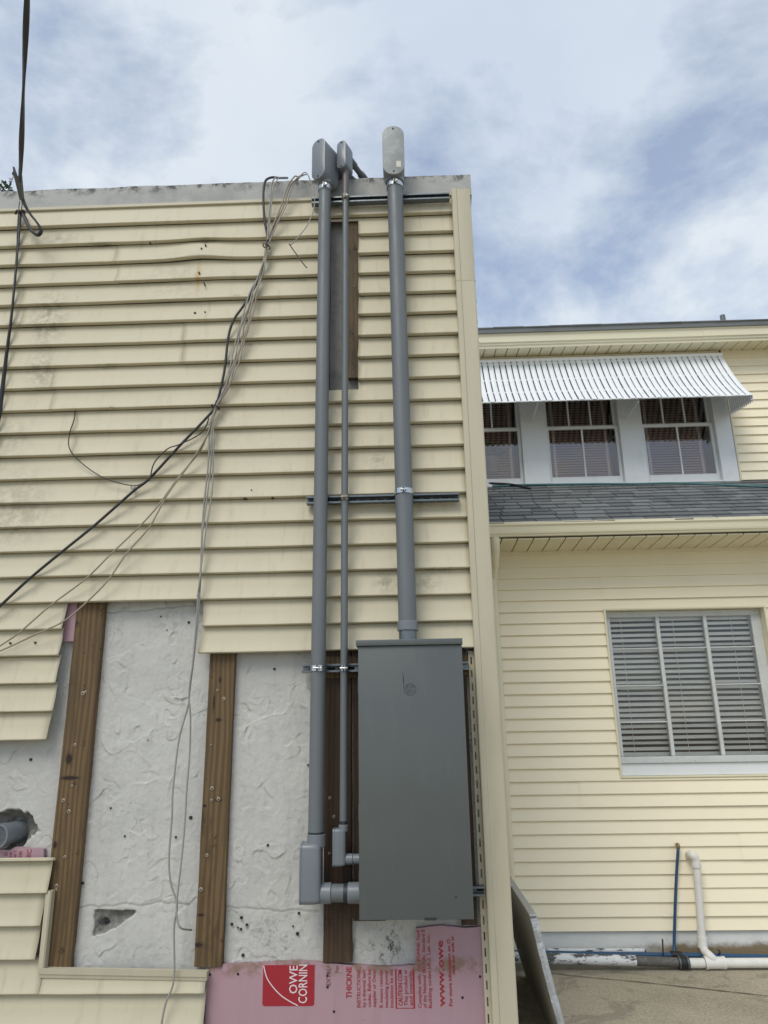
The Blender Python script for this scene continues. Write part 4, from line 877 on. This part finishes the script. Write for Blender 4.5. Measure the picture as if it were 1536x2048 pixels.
def hpanel(x0, x1, zb, E_, y, zt_=None, zlow=None, name='siding_panel'):
    pr = [(.006, E_+.004), (.000, E_-.004), (-.0095, .010), (-.0135, .004), (-.0135, .0012), (-.012, 0), (.002, -.001)]
    if zt_ is not None: pr = [(p[0], min(p[1], zt_-zb)) for p in pr]
    n = 5; vs = []; fs = []; k = len(pr)
    for i in range(n+1):
        x = x0+(x1-x0)*i/n; e = .0010*float(pnoise(np.array([x*1.3]), np.array([zb*11]))[0])
        vs += [(x, y+p[0], zb+p[1]+e) for p in pr]
        if i:
            a = (i-1)*k; c = i*k
            for j in range(k-1): fs.append((a+j, a+j+1, c+j+1, c+j))
    return mesh(name, vs, fs, HSID, hs, smooth=True, angle=35)
for n in range(-2, 30):
    zb = hz_(n)
    if zb > zg_s: continue
    zt2 = min(zb+HE+.004, zg_s+.01)
    if zb+HE < wzb+.002 or zb > wzt-.004: 
        sx = {2: 1.55, 3: 1.55, 19: 1.25, 20: 1.25, 23: 2.36, 24: 2.36, 27: 1.75, 28: 1.75}.get(n)
        if sx: hpanel(HX0, sx+.01, zb, HE, YL, zt2); hpanel(sx, HX1, zb, HE, YL-.003, zt2)
        else: hpanel(HX0, HX1, zb, HE, YL, zt2)
    else:
        hpanel(HX0, wxl-.002, zb, HE, YL); hpanel(wxr+.002, HX1, zb, HE, YL)
        if zb < wzt < zb+HE: pass
        if zb < wzb < zb+HE: hpanel(wxl-.002, wxr+.002, zb, HE, YL, wzb-.003)
# j trim round the window
for (a, b, c, d_) in ((wxl-.016, wxl, wzb-.012, wzt+.012), (wxr, wxr+.016, wzb-.012, wzt+.012), (wxl, wxr, wzt-.001, wzt+.012), (wxl, wxr, wzb-.012, wzb+.001)):
    B().box(a, b, YL-.018, YL+.13, c, d_, .002).obj('window_trim', HTRIM, hs)
# lower window: frame > rails, panes, bars
WY = YL+.075
gx = [UX(1218, 1234, WY), UX(1309, 1234, WY), UX(1316, 1234, WY), UX(1404, 1234, WY), UX(1411, 1234, WY), UX(1500, 1234, WY)]
gzt, gzb = UZ(1300, 1234, WY), UZ(1330, 1512, WY)
fr_ = B()
fr_.box(wxl+.001, wxr-.001, WY-.012, WY+.05, gzt+.0, wzt-.003, .002); fr_.box(gx[5], wxr-.001, WY-.012, WY+.05, gzb, gzt-.001, .002)
fr_.box(wxl+.001, gx[0], WY-.012, WY+.05, gzb, gzt-.001, .002)
fr_.box(gx[1], gx[2], WY-.016, WY+.03, gzb, gzt, .003); fr_.box(gx[3], gx[4], WY-.016, WY+.03, gzb, gzt, .003)
w1 = fr_.obj('window', WGREY, hs); w1['label'] = 'low three light window with peeling frame and closed slats behind'
zsill = UZ(1330, 1522, WY-.04)
B().box(wxl+.002, wxr-.002, YL-.006, WY+.05, zsill-.012, gzb-.001, .003).obj('sill', WGREY, w1)
B().box(wxl+.002, wxr-.002, YL+.010, WY+.02, wzb+.002, zsill-.013, .003).obj('apron', WHITE, w1)
mz = [UZ(1300, y, WY) for y in (1297, 1371, 1444)]
cols = ((gx[0], gx[1]), (gx[2], gx[3]), (gx[4], gx[5]))
for ci, (a, b) in enumerate(cols):
    zl = [gzt]+(mz if ci != 1 else mz[:1])+[gzb]
    for zz in zl[1:-1]: B().box(a+.001, b-.001, WY-.008, WY+.014, zz-.005, zz+.005, .002).obj('glazing_bar', WGREY, w1)
    for i in range(len(zl)-1):
        e1 = .006 if i else .001; e2 = .006 if i < len(zl)-2 else .001
        B().box(a+.001, b-.001, WY+.002, WY+.005, zl[i+1]+e2, zl[i]-e1).obj('pane', GLASS, w1)
bl = thing('window_blind', 'pale horizontal slat blind behind the low three light window', 'blind', ((wxl+wxr)/2, WY+.055, gzb))
ns = 26; zs_ = np.linspace(gzb+.012, gzt-.012, ns)
slat_m = None
for i, zz in enumerate(zs_):
    if slat_m is None:
        L = (gx[5]-gx[0])/2+.03; k = 9; vs = []
        for x in (-L, L):
            for j in range(k):
                t = j/(k-1)-.5; vs.append((x, t*.029*.45, t*.029*.89+.0025*(1-4*t*t)))
        slat_m = bpy.data.meshes.new('slat'); slat_m.from_pydata(vs, [], [(j, j+1, j+1+k, j+k) for j in range(k-1)])
        for p_ in slat_m.polygons: p_.use_smooth = True
        slat_m.materials.append(BLIND)
    o = bpy.data.objects.new('slat', slat_m); C.objects.link(o); o.parent = bl; o.location = Vector(((gx[0]+gx[5])/2, WY+.055, zz))-wpos(bl)
    o.rotation_euler = (rad(rnd.uniform(-7, 7))-rad(14 if (i % 9 in (2, 5)) else 0), rad(rnd.uniform(-.25, .25)), 0)
for x in (UX(1247, 1300, WY+.035), UX(1352, 1300, WY+.035), UX(1470, 1300, WY+.035)): B().tube([(x, WY+.037, gzt-.01), (x+.003, WY+.037, gzb+.01)], .0016, 5).obj('ladder_cord', BLIND, bl)
# lower soffit, gutter
YGf = YL-.42
zso = UZ(1270, 1073, YGf+.06)
zsoff = (zso+zg_s)/2
x = HX0
while x < HX1-.01:
    x2 = min(x+.122, HX1); z_a = UZ(1270, 1074, YGf+.06)
    bb = B(); bb.add([(x+.0045, YGf+.06, z_a), (x2-.0045, YGf+.06, z_a), (x2-.0045, YL+.0, zg_s), (x+.0045, YL+.0, zg_s), (x+.0045, YGf+.06, z_a+.01), (x2-.0045, YGf+.06, z_a+.01), (x2-.0045, YL, zg_s+.01), (x+.0045, YL, zg_s+.01)], [(0, 3, 2, 1), (4, 5, 6, 7), (0, 1, 5, 4), (1, 2, 6, 5), (2, 3, 7, 6), (3, 0, 4, 7)]); bb.obj('soffit_board', SOF, hs); x = x2
z_a = UZ(1270, 1074, YGf+.06)
bb = B(); bb.add([(HX0, YGf+.06, z_a+.012), (HX1, YGf+.06, z_a+.012), (HX1, YL, zg_s+.012), (HX0, YL, zg_s+.012)], [(0, 1, 2, 3)]); bb.obj('soffit_dark_sheet', DARK, hs)  # dark sheet added above the boards to darken the grooves
zgt, zgb = UZ(1270, 1038, YGf), UZ(1270, 1066, YGf+.02)
gp = [(YGf+.11, zgb), (YGf+.035, zgb), (YGf+.030, zgb+.012), (YGf+.022, zgb+.018), (YGf+.018, zgb+.03), (YGf+.012, zgt-.035), (YGf, zgt-.022), (YGf, zgt), (YGf+.012, zgt), (YGf+.012, zgt-.01), (YGf+.006, zgt-.014), (YGf+.02, zgt-.04), (YGf+.04, zgb+.006), (YGf+.11, zgb+.006)]
bb = B(); bb.prism(gp, 'x', HX0-.02, HX1).obj('gutter', HTRIM, hs)
B().box(HX0, HX1, YGf+.112, YGf+.135, z_a+.013, zgt-.02).obj('fascia', HTRIM, hs)
dx = UX(990, 1100, YL-.30)
dsp = B(); 
for P_ in ([(dx, YGf+.07, zgb+.01), (dx, YGf+.07, zgb-.03), (dx, YGf+.09, zgb-.07), (dx, YGf+.20, zgb-.17), (dx, YL-.07, zgb-.24), (dx, YL-.045, zgb-.29), (dx, YL-.045, zgb-.4), (dx, YL-.045, .1)],):
    dsp.tube(P_, .035, 12)
dsp.obj('downspout', HTRIM, hs, smooth=True, angle=40)
# porch roof with shingles
zr0_, zr1_ = zgt-.012, UZ(1270, 968, YU); y0r, y1r = YGf+.02, YU
rl = math.hypot(y1r-y0r, zr1_-zr0_); sl = math.atan2(zr1_-zr0_, y1r-y0r)
ry = Vector((0, math.cos(sl), math.sin(sl))); rn = Vector((0, -math.sin(sl), math.cos(sl)))
o0 = Vector((0, y0r, zr0_))
bb = B(); vs = [o0+Vector((x, 0, 0))+ry*s-rn*d_ for x in (HX0, HX1) for s, d_ in ((0, .004), (rl, .004), (rl, .03), (0, .03))]
bb.add(vs, [(0, 1, 5, 4), (1, 2, 6, 5), (2, 3, 7, 6), (3, 0, 4, 7), (0, 3, 2, 1), (4, 5, 6, 7)]); roof = bb.obj('porch_roof', SHIN, hs)
exps = rl/12.0; tabs = []
for wv in (.15, .19, .25):
    b = B(); t = .014; L = exps*1.45; e = .005
    b.add([(e, 0, t), (wv-e, 0, t+.0015), (wv-e, L, .0008), (e, L, .0008), (e, 0, 0), (wv-e, 0, 0), (wv-e, L, 0), (e, L, 0)], [(0, 1, 2, 3), (4, 7, 6, 5), (0, 4, 5, 1), (1, 5, 6, 2), (3, 2, 6, 7), (0, 3, 7, 4)])
    me = bpy.data.meshes.new('shingle'); me.from_pydata([tuple(v) for v in b.v], [], b.f); me.materials.append(SHIN); tabs.append((wv, me))
Rm = Matrix((Vector((1, 0, 0)), ry, rn)).transposed().to_euler()
cnt = 0
for r_i in range(12):
    x = HX0-.03-.11*(r_i % 2)-rnd.random()*.08
    while x < 4.15:
        wv, me = tabs[rnd.randrange(3)]
        s = bpy.data.objects.new('shingle', me); C.objects.link(s); s.parent = roof
        s.location = o0+Vector((x, 0, 0))+ry*(r_i*exps-.015+rnd.uniform(-.004, .004))+rn*(.0008*(r_i % 3)+rnd.uniform(0, .002))-wpos(roof); s.rotation_euler = Rm; x += wv; cnt += 1
# upper wall
EU = UZ(1480, 800, YU)-UZ(1480, 817.3, YU)
UX0, UX1 = UX(862, 900, YU), UX(1474, 955, YU)   # white window band
uzb = UZ(1270, 968, YU); zus = UZ(1270, 706, YU)  # soffit line
uzt = UZ(1270, 712, YU)-.03
ux_e = UX(1466, 860, YU)
zi = uzb+.01; n = 0
while zi < zus-.001:
    hpanel(ux_e+.004, HX1, zi, EU, YU, min(zi+EU+.004, zus)); zi += EU
B().box(ux_e-.012, ux_e+.006, YU-.016, YU+.05, uzb+.004, uzt, .002).obj('corner_trim', HTRIM, hs)
B().box(HX0, ux_e-.013, YU-.006, YU+.06, uzt+.0, zus-.002, .003).obj('head_board', HTRIM, hs)
B().box(ux_e+.007, HX1, YU+.006, YU+.1, uzb-.2, zus).obj('upper_wall', INT, hs)
B().box(HX0, HX1, YU+.75, YU+.8, uzb-.2, zus).obj('upper_inner_wall', INT, hs)
# three double hung windows in the white band
WYU = YU+.05
zr_ = UZ(1250, 851, WYU)            # meeting rail
zs_b = UZ(1250, 952, WYU-.01)       # bottom of lower glass
gw = [(UX(884, 900, WYU), UX(1043, 900, WYU)), (UX(1094, 900, WYU), UX(1240, 900, WYU)), (UX(1287, 900, WYU), UX(1432, 900, WYU))]
zt_up = zr_+(zr_-zs_b)*1.02
fxs = [HX0]+[v for p_ in gw for v in p_]+[ux_e-.013]
for i in range(0, 8, 2):
    if fxs[i+1] > fxs[i]: B().box(fxs[i]+.001, fxs[i+1]-.001, YU-.010, YU+.10, uzb-.05, uzt-.001, .003).obj('window_casing', WHITE, hs)
for wi, (a, b) in enumerate(gw):
    f = B(); w_ = .030
    zbase = uzb+.012
    f.box(a, b, YU-.004, YU+.10, zbase-.06, zbase+.010, .002)
    f.box(a, a+w_, WYU-.01, WYU+.025, zbase+.011, zr_, .003); f.box(b-w_, b, WYU-.01, WYU+.025, zbase+.011, zr_, .003)
    f.box(a+w_, b-w_, WYU-.01, WYU+.025, zbase+.011, zs_b+.004, .003); f.box(a+w_, b-w_, WYU-.01, WYU+.025, zr_-.028, zr_, .003)
    f.box(a, a+w_, WYU+.027, WYU+.06, zr_-.02, zt_up+.03, .003); f.box(b-w_, b, WYU+.027, WYU+.06, zr_-.02, zt_up+.03, .003)
    f.box(a+w_, b-w_, WYU+.027, WYU+.06, zr_-.01, zr_+.024, .003); f.box(a+w_, b-w_, WYU+.027, WYU+.06, zt_up, zt_up+.03, .003)
    f.box(a, b, YU-.004, YU+.11, zt_up+.031, uzt-.001, .002)
    w = f.obj('window', WHITE, hs); w['label'] = ('upper window half hidden behind the building corner', 'middle upper window under the awning', 'right upper window under the awning')[wi]
    ia, ib = a+w_, b-w_; xm = (ia+ib)/2
    B().box(xm-.008, xm+.008, WYU-.006, WYU+.02, zs_b+.005, zr_-.029, .002).obj('glazing_bar', WHITE, w)
    for (p0_, p1_) in ((ia, xm-.008), (xm+.008, ib)): B().box(p0_+.001, p1_-.001, WYU+.004, WYU+.008, zs_b+.005, zr_-.029).obj('pane', GLASSU, w)
    t3 = [ia+(ib-ia)*k/3 for k in range(4)]
    for k in (1, 2): B().box(t3[k]-.008, t3[k]+.008, WYU+.03, WYU+.055, zr_+.025, zt_up-.001, .002).obj('glazing_bar', WHITE, w)
    for k in range(3): B().box(t3[k]+.009*(k > 0)+.001, t3[k+1]-.009*(k < 2)-.001, WYU+.040, WYU+.044, zr_+.025, zt_up-.001).obj('pane', GLASSU, w)
    # brown blind behind
    bth = thing('window_blind', ('brown slat blind behind the upper window next to the corner', 'brown slat blind behind the middle upper window', 'brown slat blind behind the right upper window')[wi], 'blind', (xm, WYU+.16, zs_b))
    sm = B(); z = zs_b
    while z < zt_up: sm.add([(ia+.02, WYU+.15, z), (ib-.02, WYU+.15, z), (ib-.02, WYU+.163, z+.026), (ia+.02, WYU+.163, z+.026)], [(0, 1, 2, 3)]); z += .028
    sm.obj('slats', BBLIND, bth)
    for xx in (ia+.06, ib-.07): B().box(xx, xx+.025, WYU+.135, WYU+.145, zs_b, zt_up).obj('blind_tape', BLIND, bth)
# leaf and pot shapes added behind the first window
pp = U(985, 945, WYU+.10); pl = thing('plant_shape', 'dark leafy shape over a pale ribbed one behind the window by the corner', 'plant', tuple(pp))
pb = B(); pb.tube([pp+Vector((0, 0, i*.012)) for i in range(14)], [.045+.0022*i+(.003 if i % 2 else 0) for i in range(14)], 14); pb.obj('pot', POT, pl)
lf = B(); r = random.Random(5)
for k in range(70):
    q = pp+Vector((r.gauss(0, .05), r.gauss(0, .02)-.0, .17+abs(r.gauss(0, .05)))); a = r.uniform(0, 6.3); t = Vector((math.cos(a), .2*math.sin(a), r.uniform(-.2, 1))).normalized(); L = r.uniform(.03, .06); nn = t.cross(Vector((0, 1, 0))).normalized()*L*.22
    lf.add([q, q+t*L*.5+nn, q+t*L, q+t*L*.5-nn], [(0, 1, 2, 3)])
lf.obj('leaves', LEAF, pl)
# upper soffit, crown fascia, roof edge
YFf = YU-.24
zfo = UZ(1270, 687, YFf)
x = HX0
while x < HX1-.01:
    x2 = min(x+.115, HX1); bb = B()
    bb.add([(x+.0045, YFf+.02, zfo), (x2-.0045, YFf+.02, zfo), (x2-.0045, YU, zus), (x+.0045, YU, zus), (x+.0045, YFf+.02, zfo+.01), (x2-.0045, YFf+.02, zfo+.01), (x2-.0045, YU, zus+.01), (x+.0045, YU, zus+.01)], [(0, 3, 2, 1), (4, 5, 6, 7), (0, 1, 5, 4), (1, 2, 6, 5), (2, 3, 7, 6), (3, 0, 4, 7)]); bb.obj('soffit_board', SOF, hs); x = x2
bb = B(); bb.add([(HX0, YFf+.02, zfo+.013), (HX1, YFf+.02, zfo+.013), (HX1, YU, zus+.013), (HX0, YU, zus+.013)], [(0, 1, 2, 3)]); bb.obj('soffit_dark_sheet', DARK, hs)  # dark sheet added here too, so the upper grooves go dark
zf2 = UZ(1270, 659, YFf-.03)
fp = [(YFf+.02, zfo-.001), (YFf+.012, zfo-.001), (YFf+.010, zfo+.022), (YFf-.002, zfo+.028), (YFf-.004, zfo+.045), (YFf-.018, zfo+.052), (YFf-.020, zf2-.02), (YFf-.03, zf2-.012), (YFf-.03, zf2), (YFf+.02, zf2)]
sxx = UX(1404, 665, YFf)
bb = B(); bb.prism(fp, 'x', HX0, sxx).obj('crown_fascia', HTRIM, hs); bb = B(); bb.prism([(p_[0]-.0015, p_[1]) for p_ in fp], 'x', sxx-.004+.005, HX1).obj('crown_fascia', HTRIM, hs)
zf3 = UZ(1270, 649, YFf-.04)
bb = B(); rp_ = [(YFf-.045, zf2+.001), (YFf-.05, zf3), (8.0, zf3+.10), (8.0, zf3-.2), (YFf+.03, zf2+.001)]
bb.prism(rp_, 'x', HX0, HX1).obj('upper_roof', SHIN, hs)
x = HX0
while x < HX1-.1:
    L = rnd.uniform(.22, .34); B().box(x, min(x+L-.004, HX1), YFf-.058-rnd.uniform(0, .004), YFf+.1, zf3-.004+rnd.uniform(0, .002), zf3+.006+rnd.uniform(0, .005)).obj('edge_shingle', SHIN, hs); x += L
vb = U(1447, 645, YFf+.5); B().tube([vb+Vector((0, 0, -.1)), vb+Vector((0, 0, UZ(1447, 631, YFf+.5)-vb.z))], .027, 14).obj('vent_pipe', PVC, hs, smooth=True, angle=40)

# ------------------------------------------------------------------ awning
aw = thing('window_awning', 'white slatted aluminium awning over the upper windows', 'awning', ((1.9), YU-.2, uzt))
yA0, yA1 = YU-.03, YU-.50
zA0, zA1 = UZ(1270, 717, yA0), UZ(1270, 799, yA1)
def aprof(t):            # steep at the wall, flaring outward at the foot
    return yA0+(yA1-yA0)*(t*.78+.22*t**2.6), zA0+(zA1-zA0)*(t*1.06-.06*t**2.2)
axr = UX(1444, 714, yA0)
pitch = (UX(1412, 760, (yA0+yA1)/2)-UX(1152, 760, (yA0+yA1)/2))/21.0
wv = pitch*.80; N = 12; vs = []; fs = []
cp = [(0, 0), (.0, -.006), (wv*.18, -.010), (wv*.5, -.012), (wv*.82, -.010), (wv, -.006), (wv, 0)]
for i in range(N+1):
    y, z = aprof(i/N); y2, z2 = aprof(min(1, i/N+.02)); y3, z3 = aprof(max(0, i/N-.02)); t = Vector((0, y2-y3, z2-z3)).normalized(); nn = Vector((0, t.z, -t.y)) if t.z < 0 else Vector((0, -t.z, t.y))
    nn = Vector((0, -abs(t.z), abs(t.y)))
    for (x, d_) in cp:
        ee = 0
        if i == N: ee = -.020*(abs(x-wv/2)/(wv/2))**2
        vs.append((x, y-yA0+nn.y*(-d_)+t.y*ee, z-zA0+nn.z*(-d_)+t.z*ee))
    if i:
        a = (i-1)*7; c = i*7
        for k in range(6): fs.append((a+k, a+k+1, c+k+1, c+k))
sm_ = bpy.data.meshes.new('slat'); sm_.from_pydata(vs, [], fs)
for p_ in sm_.polygons: p_.use_smooth = True
sm_.set_sharp_from_angle(angle=rad(30)); sm_.materials.append(AWN)
x = axr-wv; k = 0
while x > .62:
    o = bpy.data.objects.new('slat', sm_); C.objects.link(o); o.parent = aw; o.location = Vector((x, yA0+rnd.uniform(-.002, .002), zA0+rnd.uniform(-.003, .003)))-wpos(aw); x -= pitch; k += 1
axl = x+pitch
us = bpy.data.meshes.new('gap_shade_slat'); N2 = 10; vs = []; fs = []  # dark strips added behind the slats, gap shade put into their colour
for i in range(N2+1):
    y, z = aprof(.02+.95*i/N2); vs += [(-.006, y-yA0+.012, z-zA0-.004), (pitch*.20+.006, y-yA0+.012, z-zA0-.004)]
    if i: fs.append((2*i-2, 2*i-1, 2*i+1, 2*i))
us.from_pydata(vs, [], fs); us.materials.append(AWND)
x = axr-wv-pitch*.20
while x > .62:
    o = bpy.data.objects.new('gap_shade_slat', us); C.objects.link(o); o.parent = aw; o.location = Vector((x, yA0, zA0))-wpos(aw); x -= pitch
for t_ in (.04, .40, .70, .96):
    y, z = aprof(t_); B().box(axl, axr, y-.004, y+.006, z-.010, z+.004, .002).obj('cross_bar', AWN, aw)
B().box(axl, axr+.005, yA0-.02, YU-.004, zA0-.005, zA0+.028, .003).obj('head_rail', AWN, aw)
# hanging side panel at the right end: upright slats between the curve and a sloping foot
zw = UZ(1458, 829, YU); nsl = 12
for i in range(nsl):
    t = (i+.5)/nsl; y = yA0+(yA1-yA0)*t; hw = abs(yA1-yA0)/nsl*.42
    lo, hi = 0.0, 1.0
    for _ in range(30):
        mid = (lo+hi)/2
        if aprof(mid)[0] > y: lo = mid
        else: hi = mid
    ztop2 = aprof(lo)[1]-.004; zb2 = zw+(zA1-.035-zw)*t
    B().add([(axr-.006, y-hw, ztop2), (axr-.006, y+hw, ztop2), (axr-.006, y+hw, zb2), (axr-.006, y, zb2-.024), (axr-.006, y-hw, zb2), (axr-.002, y-hw, ztop2), (axr-.002, y+hw, ztop2), (axr-.002, y+hw, zb2), (axr-.002, y, zb2-.024), (axr-.002, y-hw, zb2)], [(0, 1, 2, 3, 4), (9, 8, 7, 6, 5), (0, 5, 6, 1), (1, 6, 7, 2), (2, 7, 8, 3), (3, 8, 9, 4), (4, 9, 5, 0)]).obj('side_slat', AWN, aw)
for (xa, ya, xb, yb) in ((1076, 805, 1064, 842), (1277, 803, 1254, 836)):
    B().tube([U(xa, ya, yA1+.06), U(xb, yb, YU-.02)], .007, 8).obj('brace', AWN, aw)
B().tube([(axr-.012, yA1+.02, zA1-.02), (axr-.012, YU-.02, zw+.01)], .007, 8).obj('brace', AWN, aw)

# hose and cable lying along the foot of the upper wall
def rpx(px, py, lift=.02):   # point on the porch roof plane, raised
    d_ = _fw*FPX+_r*(px-768)-_u*(py-1024); d_ = Vector(d_); c_ = Vector(CAM); t = (o0-c_).dot(rn)/d_.dot(rn); return c_+d_*t+rn*lift
hb = B(); hb.tube(spline([rpx(985, 977), rpx(1045, 974), rpx(1120, 973), rpx(1200, 972), rpx(1275, 972), rpx(1340, 970.5), rpx(1400, 972), rpx(1470, 975), rpx(1536, 978), rpx(1640, 983)], 5), .011, 8)
tag(hb.obj('teal_pipe', HOSE, None, smooth=True), 'thin teal pipe lying along the top of the dark shingle roof', 'pipe')
hb = B(); hb.tube(spline([rpx(960, 972, .03), rpx(1010, 974, .03), rpx(1040, 978, .03), rpx(1060, 981, .02)], 5), .012, 8); tag(hb.obj('black_hose', RUB, None, smooth=True), 'short black hose end on the shingles below the corner window', 'hose')

# ------------------------------------------------------------------ pipes along the foot of the house
def z9(x, y): return 980+x*.362, 1600+y*.362
YP = YL-.16
dr = thing('drain_pipe', 'drain pipe along the house foot, peeling iron then white plastic with a riser', 'pipe', (2.0, YP, 0))
zpz = UZ(*z9(1300, 905), YP); rP = .030
def X9(x, y=890, Y=None): return UX(*z9(x, y), YP if Y is None else Y)
def hp(x0, x1, z_0, z_1, r, mat, name, n=18, y=None): return B().tube([(x0, y or YP, z_0), ((x0*2+x1)/3, y or YP, (z_0*2+z_1)/3), (x1, y or YP, z_1)], r, n).obj(name, mat, dr, smooth=True, angle=40)
zl = UZ(*z9(290, 866), YP)
zm1 = zl+(zpz-zl)*.55; zm2 = zl+(zpz-zl)*.8
hp(.45, X9(805), zl+.005, zm1, rP*1.08, PEEL, 'iron_pipe'); hp(X9(803), X9(1040), zm1-.001, zm2, rP*1.02, IRON, 'bare_iron_pipe')
hp(X9(1036), X9(1096), zm2, zm2-.002, rP*1.28, RUB, 'coupling')
for x in (1043, 1088): hp(X9(x-4), X9(x+4), zm2, zm2, rP*1.34, GALV, 'hose_clamp')
hp(X9(1094), 4.7, zm2-.004, zpz-.006, rP, WPVC, 'plastic_pipe')
xw0, xw1 = X9(1183), X9(1297); hp(xw0, xw1, zm2-.004, zm2-.004, rP*1.22, WPVC, 'wye'); hp(xw0, xw0+.02, zm2-.004, zm2-.004, rP*1.32, WPVC, 'wye_collar'); hp(xw1-.02, xw1, zm2-.004, zm2-.004, rP*1.32, WPVC, 'wye_collar')
def p9(x, y, Y): return U(*z9(x, y), Y)
rr_ = .026; YR2 = YL-.09
B().tube(spline([p9(1250, 895, YP), p9(1215, 862, YP), p9(1185, 832, YR2-.02), p9(1176, 800, YR2), p9(1174, 780, YR2)], 5), rr_*1.05, 14).obj('branch', WPVC, dr, smooth=True, angle=40)
B().tube([p9(1175, 815, YR2), p9(1172, 755, YR2)], rr_*1.28, 16).obj('socket', WPVC, dr, smooth=True, angle=40)
B().tube([p9(1172, 780, YR2), p9(1140, 352, YR2)], rr_, 16).obj('riser', WPVC, dr, smooth=True, angle=40)
B().tube([p9(1141, 372, YR2), p9(1139, 348, YR2)], rr_*1.25, 16).obj('socket', WPVC, dr, smooth=True, angle=40)
B().tube(spline([p9(1140, 356, YR2), p9(1135, 328, YR2), p9(1122, 308, YR2), p9(1108, 303, YR2+.03), p9(1096, 306, YL+.01)], 6), rr_*1.12, 16).obj('elbow', WPVC, dr, smooth=True, angle=40)
b = B(); b.tube([(.45, YL-.05, UZ(*z9(285, 829), YL-.05)), (X9(862, 832, YL-.05), YL-.05, UZ(*z9(862, 832), YL-.05))], .014, 12)
tag(b.obj('thin_white_pipe', PEEL, None, smooth=True, angle=40), 'thin white flaking pipe lying just above the big drain pipe', 'pipe')
b = B(); b.tube(spline([(.5, YL-.10, UZ(*z9(300, 838), YL-.10)), p9(560, 852, YL-.10), p9(860, 856, YL-.10), p9(1100, 858, YL-.10), p9(1536, 868, YL-.10), p9(1800, 873, YL-.10)], 5), .0165, 12)
tag(b.obj('blue_water_pipe', PEX, None, smooth=True, angle=40), 'blue water pipe lying along the foundation behind the drain', 'pipe')
bv = thing('blue_riser_pipe', 'thin blue pipe rising up the cream siding to a brass elbow', 'pipe', tuple(p9(1018, 850, YL-.05)))
b = B(); b.tube(spline([p9(1018, 850, YL-.07), p9(1017, 800, YL-.05), p9(1019, 720, YL-.045), p9(1024, 560, YL-.045), p9(1031, 400, YL-.045), p9(1040, 262, YL-.045)], 5), .0105, 10); b.obj('pipe', PEX, bv, smooth=True)
b = B(); b.tube(spline([p9(1040, 268, YL-.045), p9(1039, 250, YL-.045), p9(1034, 246, YL-.02), p9(1032, 246, YL+.01)], 4), .013, 10); b.obj('brass_elbow', BRASS, bv, smooth=True)
b = B(); b.tube([p9(1012, 855, YL-.09), p9(1022, 845, YL-.09)], .022, 10); b.tube([p9(1000, 855, YL-.10), p9(1060, 858, YL-.10)], .024, 12); b.obj('tee', RUB, bv, smooth=True, angle=40)
b = B(); b.tube([p9(957, 862, YL-.12), p9(953, 768, YL-.12)], .005, 8); tag(b.obj('steel_stake', DARK, None), 'thin dark stake standing beside the blue pipes', 'stake')
b = B(); b.tube(spline([p9(1255, 860, YL-.10), p9(1270, 842, YL-.12), p9(1262, 828, YL-.08)], 5), .006, 8); tag(b.obj('pipe_hook', DARK, None), 'small dark hook holding the blue water pipe', 'hook')

# ------------------------------------------------------------------ board leaning against the corner
YPn = .13
T = U(1062, 1836, YPn); Bt = U(1121, 2048, YPn); sl_ = (T.x-Bt.x)/(T.z-Bt.z); Bx = Bt.x+(0-Bt.z)*sl_
lp_ = thing('leaning_board', 'foil edged insulation board leaning on the right side of the building', 'board', (Bx, .5, 0))
n = 26; th = .028; vs = []; fs = []; ev = []; ef = []
yb_ = 1.72; T2 = Vector((max(Xc+.012, T.x-.02), yb_, T.z-.02))
for i in range(n+1):
    t = i/n; z = .004+T.z*t; xo = Bx+(T.x-Bx)*t-.012*math.sin(t*math.pi); e = .004*float(pnoise(np.array([z*14]), np.array([3.1]))[0])
    yn = YPn+e+max(0, t-.96)*1.2
    vs += [(xo, yn, z), (xo, yb_, z), (xo+th, yb_, z), (xo+th, yn, z)]
    if i:
        a = (i-1)*4; c = i*4; fs += [(a, c, c+1, a+1), (a+1, c+1, c+2, a+2), (a+2, c+2, c+3, a+3), (a+3, c+3, c, a)]
    for k, (dx_, dy_) in enumerate(((-.003, -.003), (th*.5, -.007), (th+.003, -.003), (th+.004, .03), (-.0035, .022))):
        e2 = .0035*float(pnoise(np.array([z*30+k*3.3]), np.array([k*2.7]))[0]); ev.append((xo+dx_+e2, yn+dy_+e2, z))
    if i:
        a = (i-1)*5; c = i*5; ef += [(a+k, a+(k+1) % 5, c+(k+1) % 5, c+k) for k in range(5)]
fs += [(0, 1, 2, 3), (n*4+3, n*4+2, n*4+1, n*4)]
mesh('panel', vs, fs, PDARK, lp_); mesh('foil_edge', ev, ef+[tuple(range(5)), tuple(range(n*5, n*5+5))[::-1]], FOIL, lp_)
xo = T.x; B().box(xo-.004, xo+th+.004, YPn+.02, yb_+.002, T.z+.001, T.z+.010, .002).obj('foil_top', FOIL, lp_)
